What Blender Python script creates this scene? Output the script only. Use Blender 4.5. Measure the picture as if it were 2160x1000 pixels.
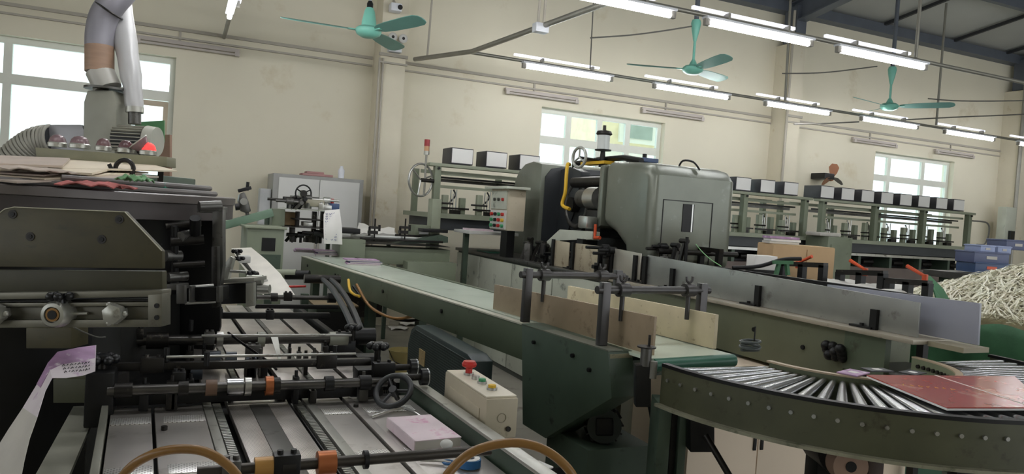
import bpy, bmesh, math, random
from mathutils import Vector, Matrix
for o in list(bpy.data.objects):
    bpy.data.objects.remove(o)
S = bpy.context.scene
COL = S.collection
random.seed(7)
V = Vector
rad = math.radians

# ---------------------------------------------------------------- camera
FPX, ROLL, PITCH, YAW, EYE = 1560.0, rad(3.8), rad(-1.8), rad(24.2), 1.5
CF = V((math.sin(YAW) * math.cos(PITCH), math.cos(YAW) * math.cos(PITCH), math.sin(PITCH)))
_r0 = V((math.cos(YAW), -math.sin(YAW), 0.0))
_u0 = _r0.cross(CF)
CR = _r0 * math.cos(ROLL) + _u0 * math.sin(ROLL)
CU = -_r0 * math.sin(ROLL) + _u0 * math.cos(ROLL)
cam = bpy.data.cameras.new('camera')
cam.sensor_width = 36.0
cam.lens = FPX * 36.0 / 2160.0
cam.clip_start = 0.02
cam.clip_end = 200
camo = bpy.data.objects.new('camera', cam)
COL.objects.link(camo)
camo.matrix_world = Matrix(((CR.x, CU.x, -CF.x, 0), (CR.y, CU.y, -CF.y, 0), (CR.z, CU.z, -CF.z, EYE), (0, 0, 0, 1)))
S.camera = camo

def at(x, y, X=None, Y=None, Z=None, d=None):
    """survey helper: the world point on a sight line at a known plane"""
    v = CF + CR * ((x - 1080) / FPX) - CU * ((y - 500) / FPX)
    if X is not None: t = X / v.x
    elif Y is not None: t = Y / v.y
    elif Z is not None: t = (Z - EYE) / v.z
    else: t = d
    return V((0, 0, EYE)) + v * t

# ---------------------------------------------------------------- light
w = bpy.data.worlds.new('world')
S.world = w
w.use_nodes = True
w.node_tree.nodes['Background'].inputs[0].default_value = (0.93, 0.97, 1.0, 1)
w.node_tree.nodes['Background'].inputs[1].default_value = 1.5
S.view_settings.view_transform = 'Standard'
S.view_settings.look = 'None'
S.view_settings.exposure = 0.72
S.view_settings.gamma = 1.0
S.view_settings.use_curve_mapping = False
TUBE_STRENGTH = 21.0

# ---------------------------------------------------------------- materials
def lin(c):
    return tuple(((v / 255.0) / 12.92 if v <= 10 else ((v / 255.0 + 0.055) / 1.055) ** 2.4) for v in c) + (1.0,)

MATS = {}
def mat(key, c, rough=0.5, metal=0.0, var=0.12, scale=5.0, wear_or_sheen=None, wear_or_sheen_amt=0.5, stretch=None, bump=0.0, spec=0.5):
    """procedural worn surface: base colour with soft noise, optional second colour in patches"""
    if key in MATS: return MATS[key]
    m = bpy.data.materials.new(key); m.use_nodes = True
    nt = m.node_tree; N = nt.nodes; L = nt.links
    b = N['Principled BSDF']
    b.inputs['Roughness'].default_value = rough
    b.inputs['Metallic'].default_value = metal
    b.inputs['Specular IOR Level'].default_value = spec
    tc = N.new('ShaderNodeTexCoord')
    mp = N.new('ShaderNodeMapping'); L.new(tc.outputs['Object'], mp.inputs[0])
    if stretch: mp.inputs['Scale'].default_value = stretch
    nz = N.new('ShaderNodeTexNoise'); nz.inputs['Scale'].default_value = scale; nz.inputs['Detail'].default_value = 5
    L.new(mp.outputs[0], nz.inputs['Vector'])
    cr = N.new('ShaderNodeValToRGB')
    base = lin(c)
    cr.color_ramp.elements[0].position = 0.3; cr.color_ramp.elements[1].position = 0.7
    cr.color_ramp.elements[0].color = tuple(v * (1 - var) for v in base[:3]) + (1,)
    cr.color_ramp.elements[1].color = tuple(min(1, v * (1 + var)) for v in base[:3]) + (1,)
    L.new(nz.outputs[0], cr.inputs[0])
    out = cr.outputs[0]
    if wear_or_sheen:
        n2 = N.new('ShaderNodeTexNoise'); n2.inputs['Scale'].default_value = scale * 2.3; n2.inputs['Detail'].default_value = 8
        n2.inputs['Roughness'].default_value = 0.65
        L.new(mp.outputs[0], n2.inputs['Vector'])
        r2 = N.new('ShaderNodeValToRGB')
        r2.color_ramp.elements[0].position = 0.66 - 0.22 * wear_or_sheen_amt; r2.color_ramp.elements[1].position = 0.76 - 0.12 * wear_or_sheen_amt
        L.new(n2.outputs[0], r2.inputs[0])
        mx = N.new('ShaderNodeMix'); mx.data_type = 'RGBA'
        L.new(r2.outputs[0], mx.inputs[0]); L.new(out, mx.inputs[6]); mx.inputs[7].default_value = lin(wear_or_sheen)
        out = mx.outputs[2]
    L.new(out, b.inputs['Base Color'])
    if bump:
        bp = N.new('ShaderNodeBump'); bp.inputs['Strength'].default_value = bump; bp.inputs['Distance'].default_value = 0.01
        L.new(nz.outputs[0], bp.inputs['Height']); L.new(bp.outputs[0], b.inputs['Normal'])
    MATS[key] = m
    return m

def emit(key, c, s):
    if key in MATS: return MATS[key]
    m = bpy.data.materials.new(key); m.use_nodes = True
    b = m.node_tree.nodes['Principled BSDF']
    b.inputs['Base Color'].default_value = lin(c)
    b.inputs['Emission Color'].default_value = lin(c); b.inputs['Emission Strength'].default_value = s
    MATS[key] = m
    return m

def glass(key, c=(235, 245, 245), gl=0.06):
    if key in MATS: return MATS[key]
    m = bpy.data.materials.new(key); m.use_nodes = True
    nt = m.node_tree; N = nt.nodes
    N.remove(N['Principled BSDF'])
    t = N.new('ShaderNodeBsdfTransparent'); t.inputs[0].default_value = lin(c)
    g = N.new('ShaderNodeBsdfGlossy'); g.inputs['Roughness'].default_value = 0.05
    mx = N.new('ShaderNodeMixShader'); mx.inputs[0].default_value = gl
    nt.links.new(t.outputs[0], mx.inputs[1]); nt.links.new(g.outputs[0], mx.inputs[2])
    nt.links.new(mx.outputs[0], N['Material Output'].inputs[0])
    MATS[key] = m
    return m

def perforated(key, c, hole, pitch, rough=0.35, metal=0.8, angle=45, size=0.3, side=False):
    """sheet metal with a regular grid of dimples"""
    if key in MATS: return MATS[key]
    m = bpy.data.materials.new(key); m.use_nodes = True
    nt = m.node_tree; N = nt.nodes; L = nt.links
    b = N['Principled BSDF']; b.inputs['Roughness'].default_value = rough; b.inputs['Metallic'].default_value = metal
    tc = N.new('ShaderNodeTexCoord'); mp = N.new('ShaderNodeMapping'); L.new(tc.outputs['Object'], mp.inputs[0])
    mp.inputs['Rotation'].default_value = (0, rad(90) if side else 0, 0 if side else rad(angle)); mp.inputs['Scale'].default_value = (1 / pitch,) * 3
    vo = N.new('ShaderNodeTexVoronoi'); vo.inputs['Scale'].default_value = 1.0; vo.inputs['Randomness'].default_value = 0.0
    L.new(mp.outputs[0], vo.inputs['Vector'])
    if angle is not None: vo.voronoi_dimensions = '2D'
    r = N.new('ShaderNodeValToRGB'); r.color_ramp.elements[0].position = size; r.color_ramp.elements[1].position = size + 0.1
    r.color_ramp.elements[0].color = lin(hole); r.color_ramp.elements[1].color = lin(c)
    L.new(vo.outputs['Distance'], r.inputs[0])
    nz = N.new('ShaderNodeTexNoise'); nz.inputs['Scale'].default_value = 9; nz.inputs['Detail'].default_value = 5
    L.new(tc.outputs['Object'], nz.inputs['Vector'])
    mr = N.new('ShaderNodeMapRange'); mr.inputs[1].default_value = .3; mr.inputs[2].default_value = .7; mr.inputs[3].default_value = .75; mr.inputs[4].default_value = 1.1
    L.new(nz.outputs[0], mr.inputs[0])
    mx = N.new('ShaderNodeMix'); mx.data_type = 'RGBA'; mx.blend_type = 'MULTIPLY'; mx.inputs[0].default_value = 1
    L.new(r.outputs[0], mx.inputs[6]); L.new(mr.outputs[0], mx.inputs[7])
    L.new(mx.outputs[2], b.inputs['Base Color'])
    MATS[key] = m
    return m

WALL = mat('cream_plaster', (220, 214, 194), 0.9, var=0.05, scale=0.6, wear_or_sheen=(206, 196, 170), wear_or_sheen_amt=0.25, bump=0.05)
COLUMN = mat('column_plaster', (217, 210, 190), 0.9, var=0.06, scale=1.5, wear_or_sheen=(192, 176, 138), wear_or_sheen_amt=0.32)
FLOORM = mat('concrete_floor', (150, 146, 135), 0.55, var=0.15, scale=2.0, wear_or_sheen=(112, 106, 96), wear_or_sheen_amt=0.4)
ROOFM = mat('roof_sheet', (176, 178, 176), 0.6, var=0.06, scale=1.0)
STEELB = mat('steel_beam_paint', (92, 98, 108), 0.5, var=0.12, scale=3)
DARKRIB = mat('dark_rib', (48, 50, 54), 0.6)
WFRAME = mat('window_frame_white', (222, 224, 214), 0.5, var=0.03)
GLASS = glass('window_glass')
CONDUIT = mat('conduit_grey', (176, 170, 158), 0.6, var=0.05)
PIPE = mat('galvanised_pipe', (150, 148, 140), 0.4, 0.6, var=0.1)
WIRE = mat('grey_wire', (110, 108, 102), 0.6)
BATTEN = mat('batten_white', (225, 228, 235), 0.4, var=0.03)
DUSTY = mat('dusty_batten', (186, 178, 172), 0.6, var=0.05)
TUBE = emit('lit_tube', (255, 255, 255), TUBE_STRENGTH)
TURQ = mat('fan_turquoise', (128, 200, 182), 0.4, var=0.06)
TURQD = mat('fan_blade_teal', (104, 158, 148), 0.45, var=0.08)
GRN = mat('machine_green', (122, 130, 110), 0.5, var=0.1, scale=4, wear_or_sheen=(96, 100, 82), wear_or_sheen_amt=0.2)
GRNL = mat('pale_machine_green', (146, 152, 132), 0.5, var=0.08, scale=4)
GRND = mat('old_dark_green', (70, 85, 72), 0.45, var=0.12, scale=5, wear_or_sheen=(40, 44, 36), wear_or_sheen_amt=0.25)
OLIVE = mat('worn_olive', (72, 67, 45), 0.5, var=0.2, scale=7, wear_or_sheen=(60, 58, 40), wear_or_sheen_amt=0.4, stretch=(1, 1, 2))
RAILG = mat('rail_green', (86, 97, 78), 0.45, var=0.12, scale=4, wear_or_sheen=(60, 60, 46), wear_or_sheen_amt=0.3)
GREYG = mat('binder_grey_green', (116, 120, 109), 0.3, 0.25, var=0.14, scale=3, wear_or_sheen=(140, 146, 138), wear_or_sheen_amt=0.25)
CABG = mat('base_cabinet_grey', (188, 192, 178), 0.38, 0.0, var=0.12, scale=3, wear_or_sheen=(86, 88, 80), wear_or_sheen_amt=0.3)
STEEL = mat('bare_steel', (184, 184, 180), 0.3, 0.85, var=0.15, scale=6, wear_or_sheen=(92, 88, 80), wear_or_sheen_amt=0.3)
STEELD = mat('dull_steel', (98, 97, 94), 0.4, 0.7, var=0.2, scale=8, wear_or_sheen=(52, 48, 44), wear_or_sheen_amt=0.4)
CHROME = mat('polished_roller', (176, 178, 180), 0.24, 1.0, var=0.015, scale=4)
ALU = mat('aluminium', (176, 176, 168), 0.35, 0.6, var=0.1, scale=8, wear_or_sheen=(112, 108, 98), wear_or_sheen_amt=0.35)
BLACK = mat('black_steel', (22, 22, 23), 0.45, 0.3, var=0.25, scale=9)
IRON = mat('oily_iron', (46, 44, 42), 0.38, 0.6, var=0.25, scale=12, wear_or_sheen=(104, 98, 90), wear_or_sheen_amt=0.25)
BLKP = mat('black_plastic', (26, 27, 29), 0.35, var=0.1)
RUBBER = mat('black_rubber', (22, 22, 22), 0.7)
GUNM = mat('gunmetal_bar', (82, 80, 80), 0.4, 0.6, var=0.12, scale=9)
BELT = mat('green_belt', (216, 228, 212), 0.16, var=0.06, scale=3, wear_or_sheen=(186, 196, 182), wear_or_sheen_amt=0.25)
BELTD = mat('belt_roll_green', (52, 104, 84), 0.4, var=0.08)
PAPER = mat('white_paper', (232, 230, 226), 0.7, var=0.04, scale=6)
PAPERD = mat('grey_paper', (196, 192, 184), 0.7, var=0.08, scale=8)
INKB = mat('blue_ink', (84, 88, 150), 0.6)
INKK = mat('dark_ink', (60, 58, 66), 0.6)
CARD = mat('cardboard', (190, 160, 122), 0.75, var=0.08, scale=6)
PALEW = mat('pale_panel', (204, 204, 200), 0.4, var=0.04, scale=2)
BEIGE = mat('beige_cabinet', (238, 220, 198), 0.5, var=0.04, scale=2)
BEIGEB = mat('beige_control_box', (188, 178, 156), 0.5, var=0.06, scale=8, wear_or_sheen=(150, 138, 116), wear_or_sheen_amt=0.2)
RED = mat('signal_red', (186, 46, 40), 0.35, var=0.05)
ORANGE = mat('orange_lever', (214, 84, 44), 0.4, var=0.06)
YELLOW = mat('yellow_plastic', (222, 178, 44), 0.45, var=0.05)
GREENB = mat('green_button', (60, 150, 100), 0.4)
BLUE = mat('blue_enamel', (52, 74, 112), 0.4, var=0.1)
TAN = mat('tan_hose', (142, 104, 54), 0.32, var=0.12, scale=8)
GALV = mat('duct_grey', (160, 160, 164), 0.4, 0.35, var=0.12, scale=4, wear_or_sheen=(122, 120, 124), wear_or_sheen_amt=0.3)
DUCTB = mat('dust_body', (150, 150, 138), 0.5, 0.2, var=0.12, scale=5)
BROWND = mat('drum_brown', (72, 66, 66), 0.5, 0.1, var=0.1, scale=4)
PINKB = mat('pinkish_board', (150, 120, 102), 0.7, var=0.08)
BRASS = mat('copper_roller', (176, 104, 62), 0.35, 0.5, var=0.15, scale=14)
LAV = mat('lavender_plastic_sheet', (158, 161, 174), 0.3, var=0.06, scale=4)
TARP = mat('green_tarp', (70, 118, 84), 0.6, var=0.15, scale=10, bump=0.4)
FOLD = mat('white_cloth', (222, 220, 214), 0.8, var=0.06)
PURPLE = mat('purple_print', (176, 140, 178), 0.5, var=0.25, scale=14, wear_or_sheen=(232, 222, 228), wear_or_sheen_amt=0.5)
PINKP = mat('pink_print', (226, 208, 216), 0.35, var=0.12, scale=7, wear_or_sheen=(206, 120, 170), wear_or_sheen_amt=0.45)
REDP = mat('red_print', (178, 78, 70), 0.2, var=0.14, scale=4, wear_or_sheen=(214, 160, 140), wear_or_sheen_amt=0.45, spec=0.8)  # pinkish patches paint the lamp sheen on the glossy red
AMBER = mat('amber_brown', (150, 96, 60), 0.45)
DISPW = mat('display_white', (236, 235, 232), 0.5, var=0.03)
DISPK = mat('display_dark', (58, 58, 62), 0.45)
PERF = perforated('perforated_deck', (232, 226, 220), (112, 104, 98), 0.0052)
PERFD = perforated('perforated_strip', (250, 248, 244), (120, 114, 108), 0.009, size=0.2)
MESH = perforated('guard_mesh', (84, 98, 94), (12, 16, 16), 0.013, 0.5, 0.2, 45, 0.34, True)
DECK = mat('brushed_deck', (198, 193, 188), 0.34, 0.7, var=0.12, scale=4, wear_or_sheen=(168, 162, 156), wear_or_sheen_amt=0.35)
GROOVE = mat('groove_shade', (40, 42, 44), 0.6)  # near-black that paints the shade between motor fins and hose ridges
# ---------------------------------------------------------------- mesh helpers
class B:
    def __init__(s): s.bm = bmesh.new()
    def _add(s, verts, faces):
        vs = [s.bm.verts.new(v) for v in verts]
        for f in faces:
            try: s.bm.faces.new([vs[i] for i in f])
            except ValueError: pass
        return vs
    def hexa(s, p, bev=0.0):
        """8 corners: bottom ring 0-3, top ring 4-7"""
        vs = s._add(p, [(3, 2, 1, 0), (4, 5, 6, 7), (0, 1, 5, 4), (1, 2, 6, 5), (2, 3, 7, 6), (3, 0, 4, 7)])
        if bev:
            es = list({e for v in vs for e in v.link_edges})
            bmesh.ops.bevel(s.bm, geom=es, offset=bev, segments=2, affect='EDGES', profile=0.6)
        return s
    def box(s, x0, x1, y0, y1, z0, z1, bev=0.0):
        x0, x1 = min(x0, x1), max(x0, x1); y0, y1 = min(y0, y1), max(y0, y1); z0, z1 = min(z0, z1), max(z0, z1)
        return s.hexa([(x0, y0, z0), (x1, y0, z0), (x1, y1, z0), (x0, y1, z0), (x0, y0, z1), (x1, y0, z1), (x1, y1, z1), (x0, y1, z1)], bev)
    def obox(s, c, size, ax=(1, 0, 0), up=(0, 0, 1), bev=0.0):
        """oriented box round centre c; ax = direction of its x side"""
        a = V(ax).normalized(); u = V(up); u = (u - a * u.dot(a)).normalized(); b = u.cross(a)
        c = V(c); hx, hy, hz = size[0] / 2, size[1] / 2, size[2] / 2
        P = [c + a * i * hx + b * j * hy + u * k * hz for k in (-1, 1) for i, j in ((-1, -1), (1, -1), (1, 1), (-1, 1))]
        return s.hexa(P, bev)
    def bar(s, p0, p1, w, h, up=(0, 0, 1), bev=0.0):
        p0, p1 = V(p0), V(p1); d = p1 - p0
        if abs(d.normalized().dot(V(up))) > 0.98: up = (0, 1, 0)
        return s.obox((p0 + p1) / 2, (d.length, w, h), d, up, bev)
    def cyl(s, p0, p1, r, r2=None, n=16, caps=True):
        p0, p1 = V(p0), V(p1); r2 = r if r2 is None else r2
        d = (p1 - p0).normalized(); a = d.orthogonal().normalized(); b = d.cross(a)
        A = []; Bv = []
        for i in range(n):
            t = 2 * math.pi * i / n; q = a * math.cos(t) + b * math.sin(t)
            A.append(p0 + q * r); Bv.append(p1 + q * r2)
        f = [(i, (i + 1) % n, n + (i + 1) % n, n + i) for i in range(n)]
        if caps: f += [tuple(range(n - 1, -1, -1)), tuple(range(n, 2 * n))]
        s._add(A + Bv, f); return s
    def lathe(s, prof, o, ax=(0, 0, 1), n=24):
        """prof: list of (radius, height along ax)"""
        o = V(o); d = V(ax).normalized(); a = d.orthogonal().normalized(); b = d.cross(a)
        vs = []
        for r, h in prof:
            for i in range(n):
                t = 2 * math.pi * i / n
                vs.append(o + d * h + (a * math.cos(t) + b * math.sin(t)) * max(r, 1e-4))
        f = []
        for k in range(len(prof) - 1):
            for i in range(n):
                j = (i + 1) % n
                f.append((k * n + i, k * n + j, (k + 1) * n + j, (k + 1) * n + i))
        f.append(tuple(range(n - 1, -1, -1))); f.append(tuple((len(prof) - 1) * n + i for i in range(n)))
        s._add(vs, f); return s
    def tube(s, pts, r, n=8, smooth=0, closed=False):
        pts = [V(p) for p in pts]
        if smooth: pts = spline(pts, smooth, closed)
        m = len(pts); ring = []; prev = None
        for k in range(m):
            if closed: t = pts[(k + 1) % m] - pts[k - 1]
            else: t = pts[min(k + 1, m - 1)] - pts[max(k - 1, 0)]
            t.normalize()
            a = (prev - t * prev.dot(t)).normalized() if prev is not None and (prev - t * prev.dot(t)).length > 1e-5 else t.orthogonal().normalized()
            prev = a; b = t.cross(a)
            rr = r[k * (len(r) - 1) // max(1, m - 1)] if isinstance(r, (list, tuple)) else r
            ring += [pts[k] + (a * math.cos(2 * math.pi * i / n) + b * math.sin(2 * math.pi * i / n)) * rr for i in range(n)]
        f = []
        for k in range(m if closed else m - 1):
            k2 = (k + 1) % m
            f += [(k * n + i, k * n + (i + 1) % n, k2 * n + (i + 1) % n, k2 * n + i) for i in range(n)]
        if not closed: f += [tuple(range(n - 1, -1, -1)), tuple((m - 1) * n + i for i in range(n))]
        s._add(ring, f); return s
    def torus(s, c, ax, R, r, n=28, k=10):
        c = V(c); d = V(ax).normalized(); a = d.orthogonal().normalized(); b = d.cross(a)
        return s.tube([c + (a * math.cos(2 * math.pi * i / n) + b * math.sin(2 * math.pi * i / n)) * R for i in range(n)], r, k, closed=True)
    def prism(s, poly, vec, bev=0.0):
        """flat polygon (3D points) pushed along vec"""
        poly = [V(p) for p in poly]; vec = V(vec); n = len(poly)
        nrm = V((0, 0, 0))
        for i in range(n): nrm += poly[i].cross(poly[(i + 1) % n])
        if nrm.dot(vec) < 0: poly = poly[::-1]
        vs = s._add(poly + [p + vec for p in poly], [tuple(range(n - 1, -1, -1)), tuple(range(n, 2 * n))] + [(i, (i + 1) % n, n + (i + 1) % n, n + i) for i in range(n)])
        if bev:
            es = list({e for v in vs for e in v.link_edges})
            bmesh.ops.bevel(s.bm, geom=es, offset=bev, segments=2, affect='EDGES', profile=0.6)
        return s
    def ball(s, c, r, sc=(1, 1, 1), n=16):
        mtx = Matrix.Translation(V(c)) @ Matrix.Diagonal((r * sc[0], r * sc[1], r * sc[2], 1))
        bmesh.ops.create_uvsphere(s.bm, u_segments=n, v_segments=max(6, n // 2), radius=1, matrix=mtx); return s
    def sheet(s, rows, th=0.002):
        """grid of points, given thickness downwards along its normal"""
        rows = [[V(p) for p in r] for r in rows]; a = len(rows); b = len(rows[0])
        nr = []
        for i in range(a):
            q = []
            for j in range(b):
                du = rows[min(i + 1, a - 1)][j] - rows[max(i - 1, 0)][j]; dv = rows[i][min(j + 1, b - 1)] - rows[i][max(j - 1, 0)]
                m = du.cross(dv); q.append(m.normalized() if m.length > 1e-9 else V((0, 0, 1)))
            nr.append(q)
        top = [rows[i][j] for i in range(a) for j in range(b)]
        bot = [rows[i][j] - nr[i][j] * th for i in range(a) for j in range(b)]
        N = a * b; f = []
        for i in range(a - 1):
            for j in range(b - 1):
                q = (i * b + j, (i + 1) * b + j, (i + 1) * b + j + 1, i * b + j + 1)
                f.append(q); f.append(tuple(N + k for k in q[::-1]))
        edge = [j for j in range(b)] + [i * b + b - 1 for i in range(1, a)] + [(a - 1) * b + j for j in range(b - 2, -1, -1)] + [i * b for i in range(a - 2, 0, -1)]
        for k in range(len(edge)):
            p, q = edge[k], edge[(k + 1) % len(edge)]
            f.append((p, q, N + q, N + p))
        s._add(top + bot, f); return s
    def build(s, name, m, parent=None, smooth=True):
        bm = s.bm
        bmesh.ops.recalc_face_normals(bm, faces=bm.faces[:])
        if smooth:
            for f in bm.faces: f.smooth = True
            for e in bm.edges:
                if len(e.link_faces) == 2 and e.calc_face_angle(0) > rad(38): e.smooth = False
        xs = [v.co for v in bm.verts]
        if parent is None:
            lo = V((min(v.x for v in xs), min(v.y for v in xs), min(v.z for v in xs))); hi = V((max(v.x for v in xs), max(v.y for v in xs), max(v.z for v in xs)))
            o0 = V(((lo.x + hi.x) / 2, (lo.y + hi.y) / 2, lo.z))
        else:
            o0 = ORG[parent.name]
        bmesh.ops.translate(bm, verts=bm.verts[:], vec=-o0)
        me = bpy.data.meshes.new(name); bm.to_mesh(me); bm.free()
        me.materials.append(m)
        o = bpy.data.objects.new(name, me); COL.objects.link(o)
        if parent is None: o.location = o0
        else: o.parent = parent
        ORG[o.name] = o0
        return o

ORG = {}
def spline(p, k, closed=False):
    n = len(p); out = []
    for i in range(n if closed else n - 1):
        if closed: a, b, c, d = p[i - 1], p[i], p[(i + 1) % n], p[(i + 2) % n]
        else: a, b, c, d = p[max(i - 1, 0)], p[i], p[i + 1], p[min(i + 2, n - 1)]
        for j in range(k):
            t = j / k
            out.append(0.5 * ((2 * b) + (c - a) * t + (2 * a - 5 * b + 4 * c - d) * t * t + (3 * b - a - 3 * c + d) * t ** 3))
    if not closed: out.append(p[-1])
    return out

def tag(o, label, cat, group=None, kind=None):
    o['label'] = label; o['category'] = cat
    if group: o['group'] = group
    if kind: o['kind'] = kind
    return o
def T(name, label, cat, loc, group=None, kind=None):
    """an empty at the thing's base; parts hang under it"""
    o = bpy.data.objects.new(name, None); COL.objects.link(o)
    o.location = V(loc); o.empty_display_size = 0.1
    ORG[o.name] = V(loc)
    return tag(o, label, cat, group, kind)
def struct(o):
    o['kind'] = 'structure'; return o
def kids(o): return [c for c in bpy.data.objects if c.parent == o]
CH = {}
def dup(root, loc, label=None, rotz=0.0, group=None):
    r = root.copy(); COL.objects.link(r); r.location = V(loc); r.rotation_euler = (0, 0, rotz)
    if label: r['label'] = label
    if group: r['group'] = group
    for ch in kids(root):
        c = ch.copy(); COL.objects.link(c); c.parent = r
        for g in kids(ch):
            d = g.copy(); COL.objects.link(d); d.parent = c
    return r
# ================================================================ room shell
WY = 9.4           # inner face of the long wall
b = B(); OP = [(-2.3, -0.13), (4.55, 6.65), (11.16, 13.26)]; ZS, ZT = 1.3, 3.03
xs = [-6.0]
for a, c in OP: xs += [a, c]
xs.append(19.0)
for i in range(0, len(xs), 2): b.box(xs[i], xs[i + 1], WY, WY + 0.24, 0, 5.2)
for a, c in OP: b.box(a, c, WY, WY + 0.24, 0, ZS); b.box(a, c, WY, WY + 0.24, ZT, 5.2)
struct(b.build('wall_back', WALL, smooth=False))
b = B(); b.box(-6.2, -6.0, -4, WY, 0, 1.1).box(-6.2, -6.0, -4, WY, 3.2, 7.6)
for a, c in ((-4, -3), (-.8, .2), (2.4, 3.4), (5.6, WY)): b.box(-6.2, -6.0, a, c, 1.1, 3.2)  # gaps between these piers are unseen openings added to light left-facing sides
struct(b.build('wall_left', WALL, smooth=False))
struct(B().box(-6.2, 3.2, -4.2, -4.0, 0, 7.6).box(3.2, 19.2, -4.2, -4.0, 0, .6).box(3.2, 19.2, -4.2, -4.0, 3.6, 7.6).build('wall_front_unseen', WALL, smooth=False))  # unseen wall, closed at the left to keep the foreground dark
struct(B().box(19.0, 19.2, -4, WY, 0, 7.6).build('wall_right', WALL, smooth=False))
struct(B().box(-6.2, 19.2, -4, WY + 0.24, -0.2, 0).build('floor', FLOORM, smooth=False))
SL = 0.163         # roof rises towards the camera
def rz(y, z0=5.2): return z0 + (WY - y) * SL
b = B(); b.hexa([(-6.2, -4.2, rz(-4.2)), (19.2, -4.2, rz(-4.2)), (19.2, WY + .3, rz(WY + .3)), (-6.2, WY + .3, rz(WY + .3)),
                 (-6.2, -4.2, rz(-4.2) + .08), (19.2, -4.2, rz(-4.2) + .08), (19.2, WY + .3, rz(WY + .3) + .08), (-6.2, WY + .3, rz(WY + .3) + .08)])
struct(b.build('ceiling', ROOFM, smooth=False))
for i, (a, c) in enumerate(((2.14, 2.46), (8.71, 8.99), (14.54, 14.86))):
    struct(B().box(a, c, 9.05, WY, 0, 4.5 if i else 5.15).build('wall_back_column', COLUMN, smooth=False))
# eave purlin, purlins, rafters
struct(B().box(-6, 19, 9.2, WY, 5.03, 5.19).build('trim_1', STEELB, smooth=False))
for k, y in enumerate((7.6, 6.1, 4.6)):
    struct(B().box(-6, 19, y, y + .09, rz(y + .1) - .2, rz(y + .09)).build('trim_%d' % (k + 2), STEELB, smooth=False))
for k, x in enumerate((2.3, 8.85, 14.7)):
    b = B()
    for (dx, h0, h1) in ((.012, .0, .34), (.09, .32, .345), (.09, .0, .02)):
        b.hexa([(x + sx * dx, y, rz(y) - .06 - h) for h, yy in ((h1, 0),) for (sx, y) in ((-1, 2), (1, 2), (1, 9.3), (-1, 9.3))] +
               [(x + sx * dx, y, rz(y) - .06 - h0) for (sx, y) in ((-1, 2), (1, 2), (1, 9.3), (-1, 9.3))])
    b.box(x - .1, x + .1, 9.03, 9.3, 4.52 if k else 4.85, 5.1)
    struct(b.build('trim_%d' % (k + 5), STEELB, smooth=False))
for (p, q) in (((10.9, 9.2), (10.95, 7.7)), ((12.7, 9.2), (12.75, 7.7)), ((14.2, 9.2), (14.3, 7.7)), ((12.2, 7.5), (12.3, 6.2)), ((10.4, 7.5), (10.5, 6.2)), ((14.0, 7.5), (14.1, 6.2))):
    o = B().bar((p[0], p[1], rz(p[1]) - .05), (q[0], q[1], rz(q[1]) - .05), .05, .05).build('roof_sag_rod', DARKRIB)
    tag(o, 'thin dark rod running up the grey roof sheet between two purlins', 'roof rod', 'dark roof rods')

# windows
def window(n, x0, x1, mull, sash=None):
    r = bpy.data.objects.new('window_%d' % n, None); COL.objects.link(r); r.location = (x0, WY, ZS); ORG[r.name] = V(r.location); struct(r)
    f = B(); y0, y1 = WY + .1, WY + .16
    for a, c in ((x0, x0 + .06), (x1 - .06, x1)): f.box(a, c, y0 + .001, y1 - .001, ZS + .06, ZT - .06)
    f.box(x0, x1, y0, y1, ZS, ZS + .07); f.box(x0, x1, y0, y1, ZT - .07, ZT); f.box(x0, x1, y0 + .003, y1 - .003, 2.53, 2.64)
    for mx in mull: f.box(mx - .04, mx + .04, y0 + .002, y1 - .002, ZS + .05, ZT - .05)
    f.box(x0 - .02, x1 + .02, WY - .04, WY + .1, ZS - .04, ZS)
    struct(f.build('window_frame', WFRAME, r, smooth=False))
    if sash:
        s = B(); a, c = sash
        s.box(a, a + .05, y0 - .029, y0 - .001, ZS + .1, 2.5); s.box(c - .05, c, y0 - .029, y0 - .001, ZS + .1, 2.5); s.box(a, c, y0 - .03, y0, ZS + .07, ZS + .13); s.box(a, c, y0 - .03, y0, 2.46, 2.52)
        struct(s.build('window_sash', mat('sash_tan', (186, 172, 150), .5), r, smooth=False))
    struct(B().box(x0 + .03, x1 - .03, y0 + .025, y0 + .031, ZS + .03, ZT - .03).build('window_glass', GLASS, r, smooth=False))
window(1, OP[0][0], OP[0][1], (-1.76, -.72), (-.68, -.19))
window(2, OP[1][0], OP[1][1], (5.05, 5.57, 6.06))
window(3, OP[2][0], OP[2][1], (11.65, 12.55))
# the neighbouring building seen through the middle window
r = T('neighbour_house', 'pale tan building outside, seen through the upper right panes of the middle window', 'building', (7.6, 12.5, 0))
B().box(7.33, 8.75, 12.5, 14, 2.95, 4.6).build('upper_storey', mat('house_tan', (226, 214, 180), .9), r)
B().box(7.33, 8.75, 12.9, 14, -.2, 2.95).build('ground_floor', mat('house_white', (240, 240, 238), .9), r)
B().box(7.75, 8.6, 12.44, 12.5, 3.05, 3.85).build('window_frame', WFRAME, r)
B().box(7.84, 8.5, 12.42, 12.45, 3.14, 3.76).build('window_pane', mat('far_pane', (150, 164, 156), .2), r)

# cable trunking on the wall
for (z, h, nm) in ((3.33, .035, 'upper'), (3.24, .022, 'lower')):
    for (a, c, y0, lb) in ((-5.95, 2.12, WY - .034, 'left of the left wall column'), (2.48, 8.69, WY - .034, 'between the two wall columns'), (9.01, 14.52, WY - .034, 'right of the right-hand wall column'),
                           (2.12, 2.48, 9.016, 'short piece crossing the left wall column'), (8.69, 9.01, 9.016, 'short piece crossing the right-hand wall column')):
        tag(B().box(a, c, y0, y0 + .03, z, z + h).build('cable_trunking', CONDUIT, smooth=False), '%s grey cable duct on the cream wall, %s' % (nm, lb), 'cable duct', 'wall cable ducts')
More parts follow.
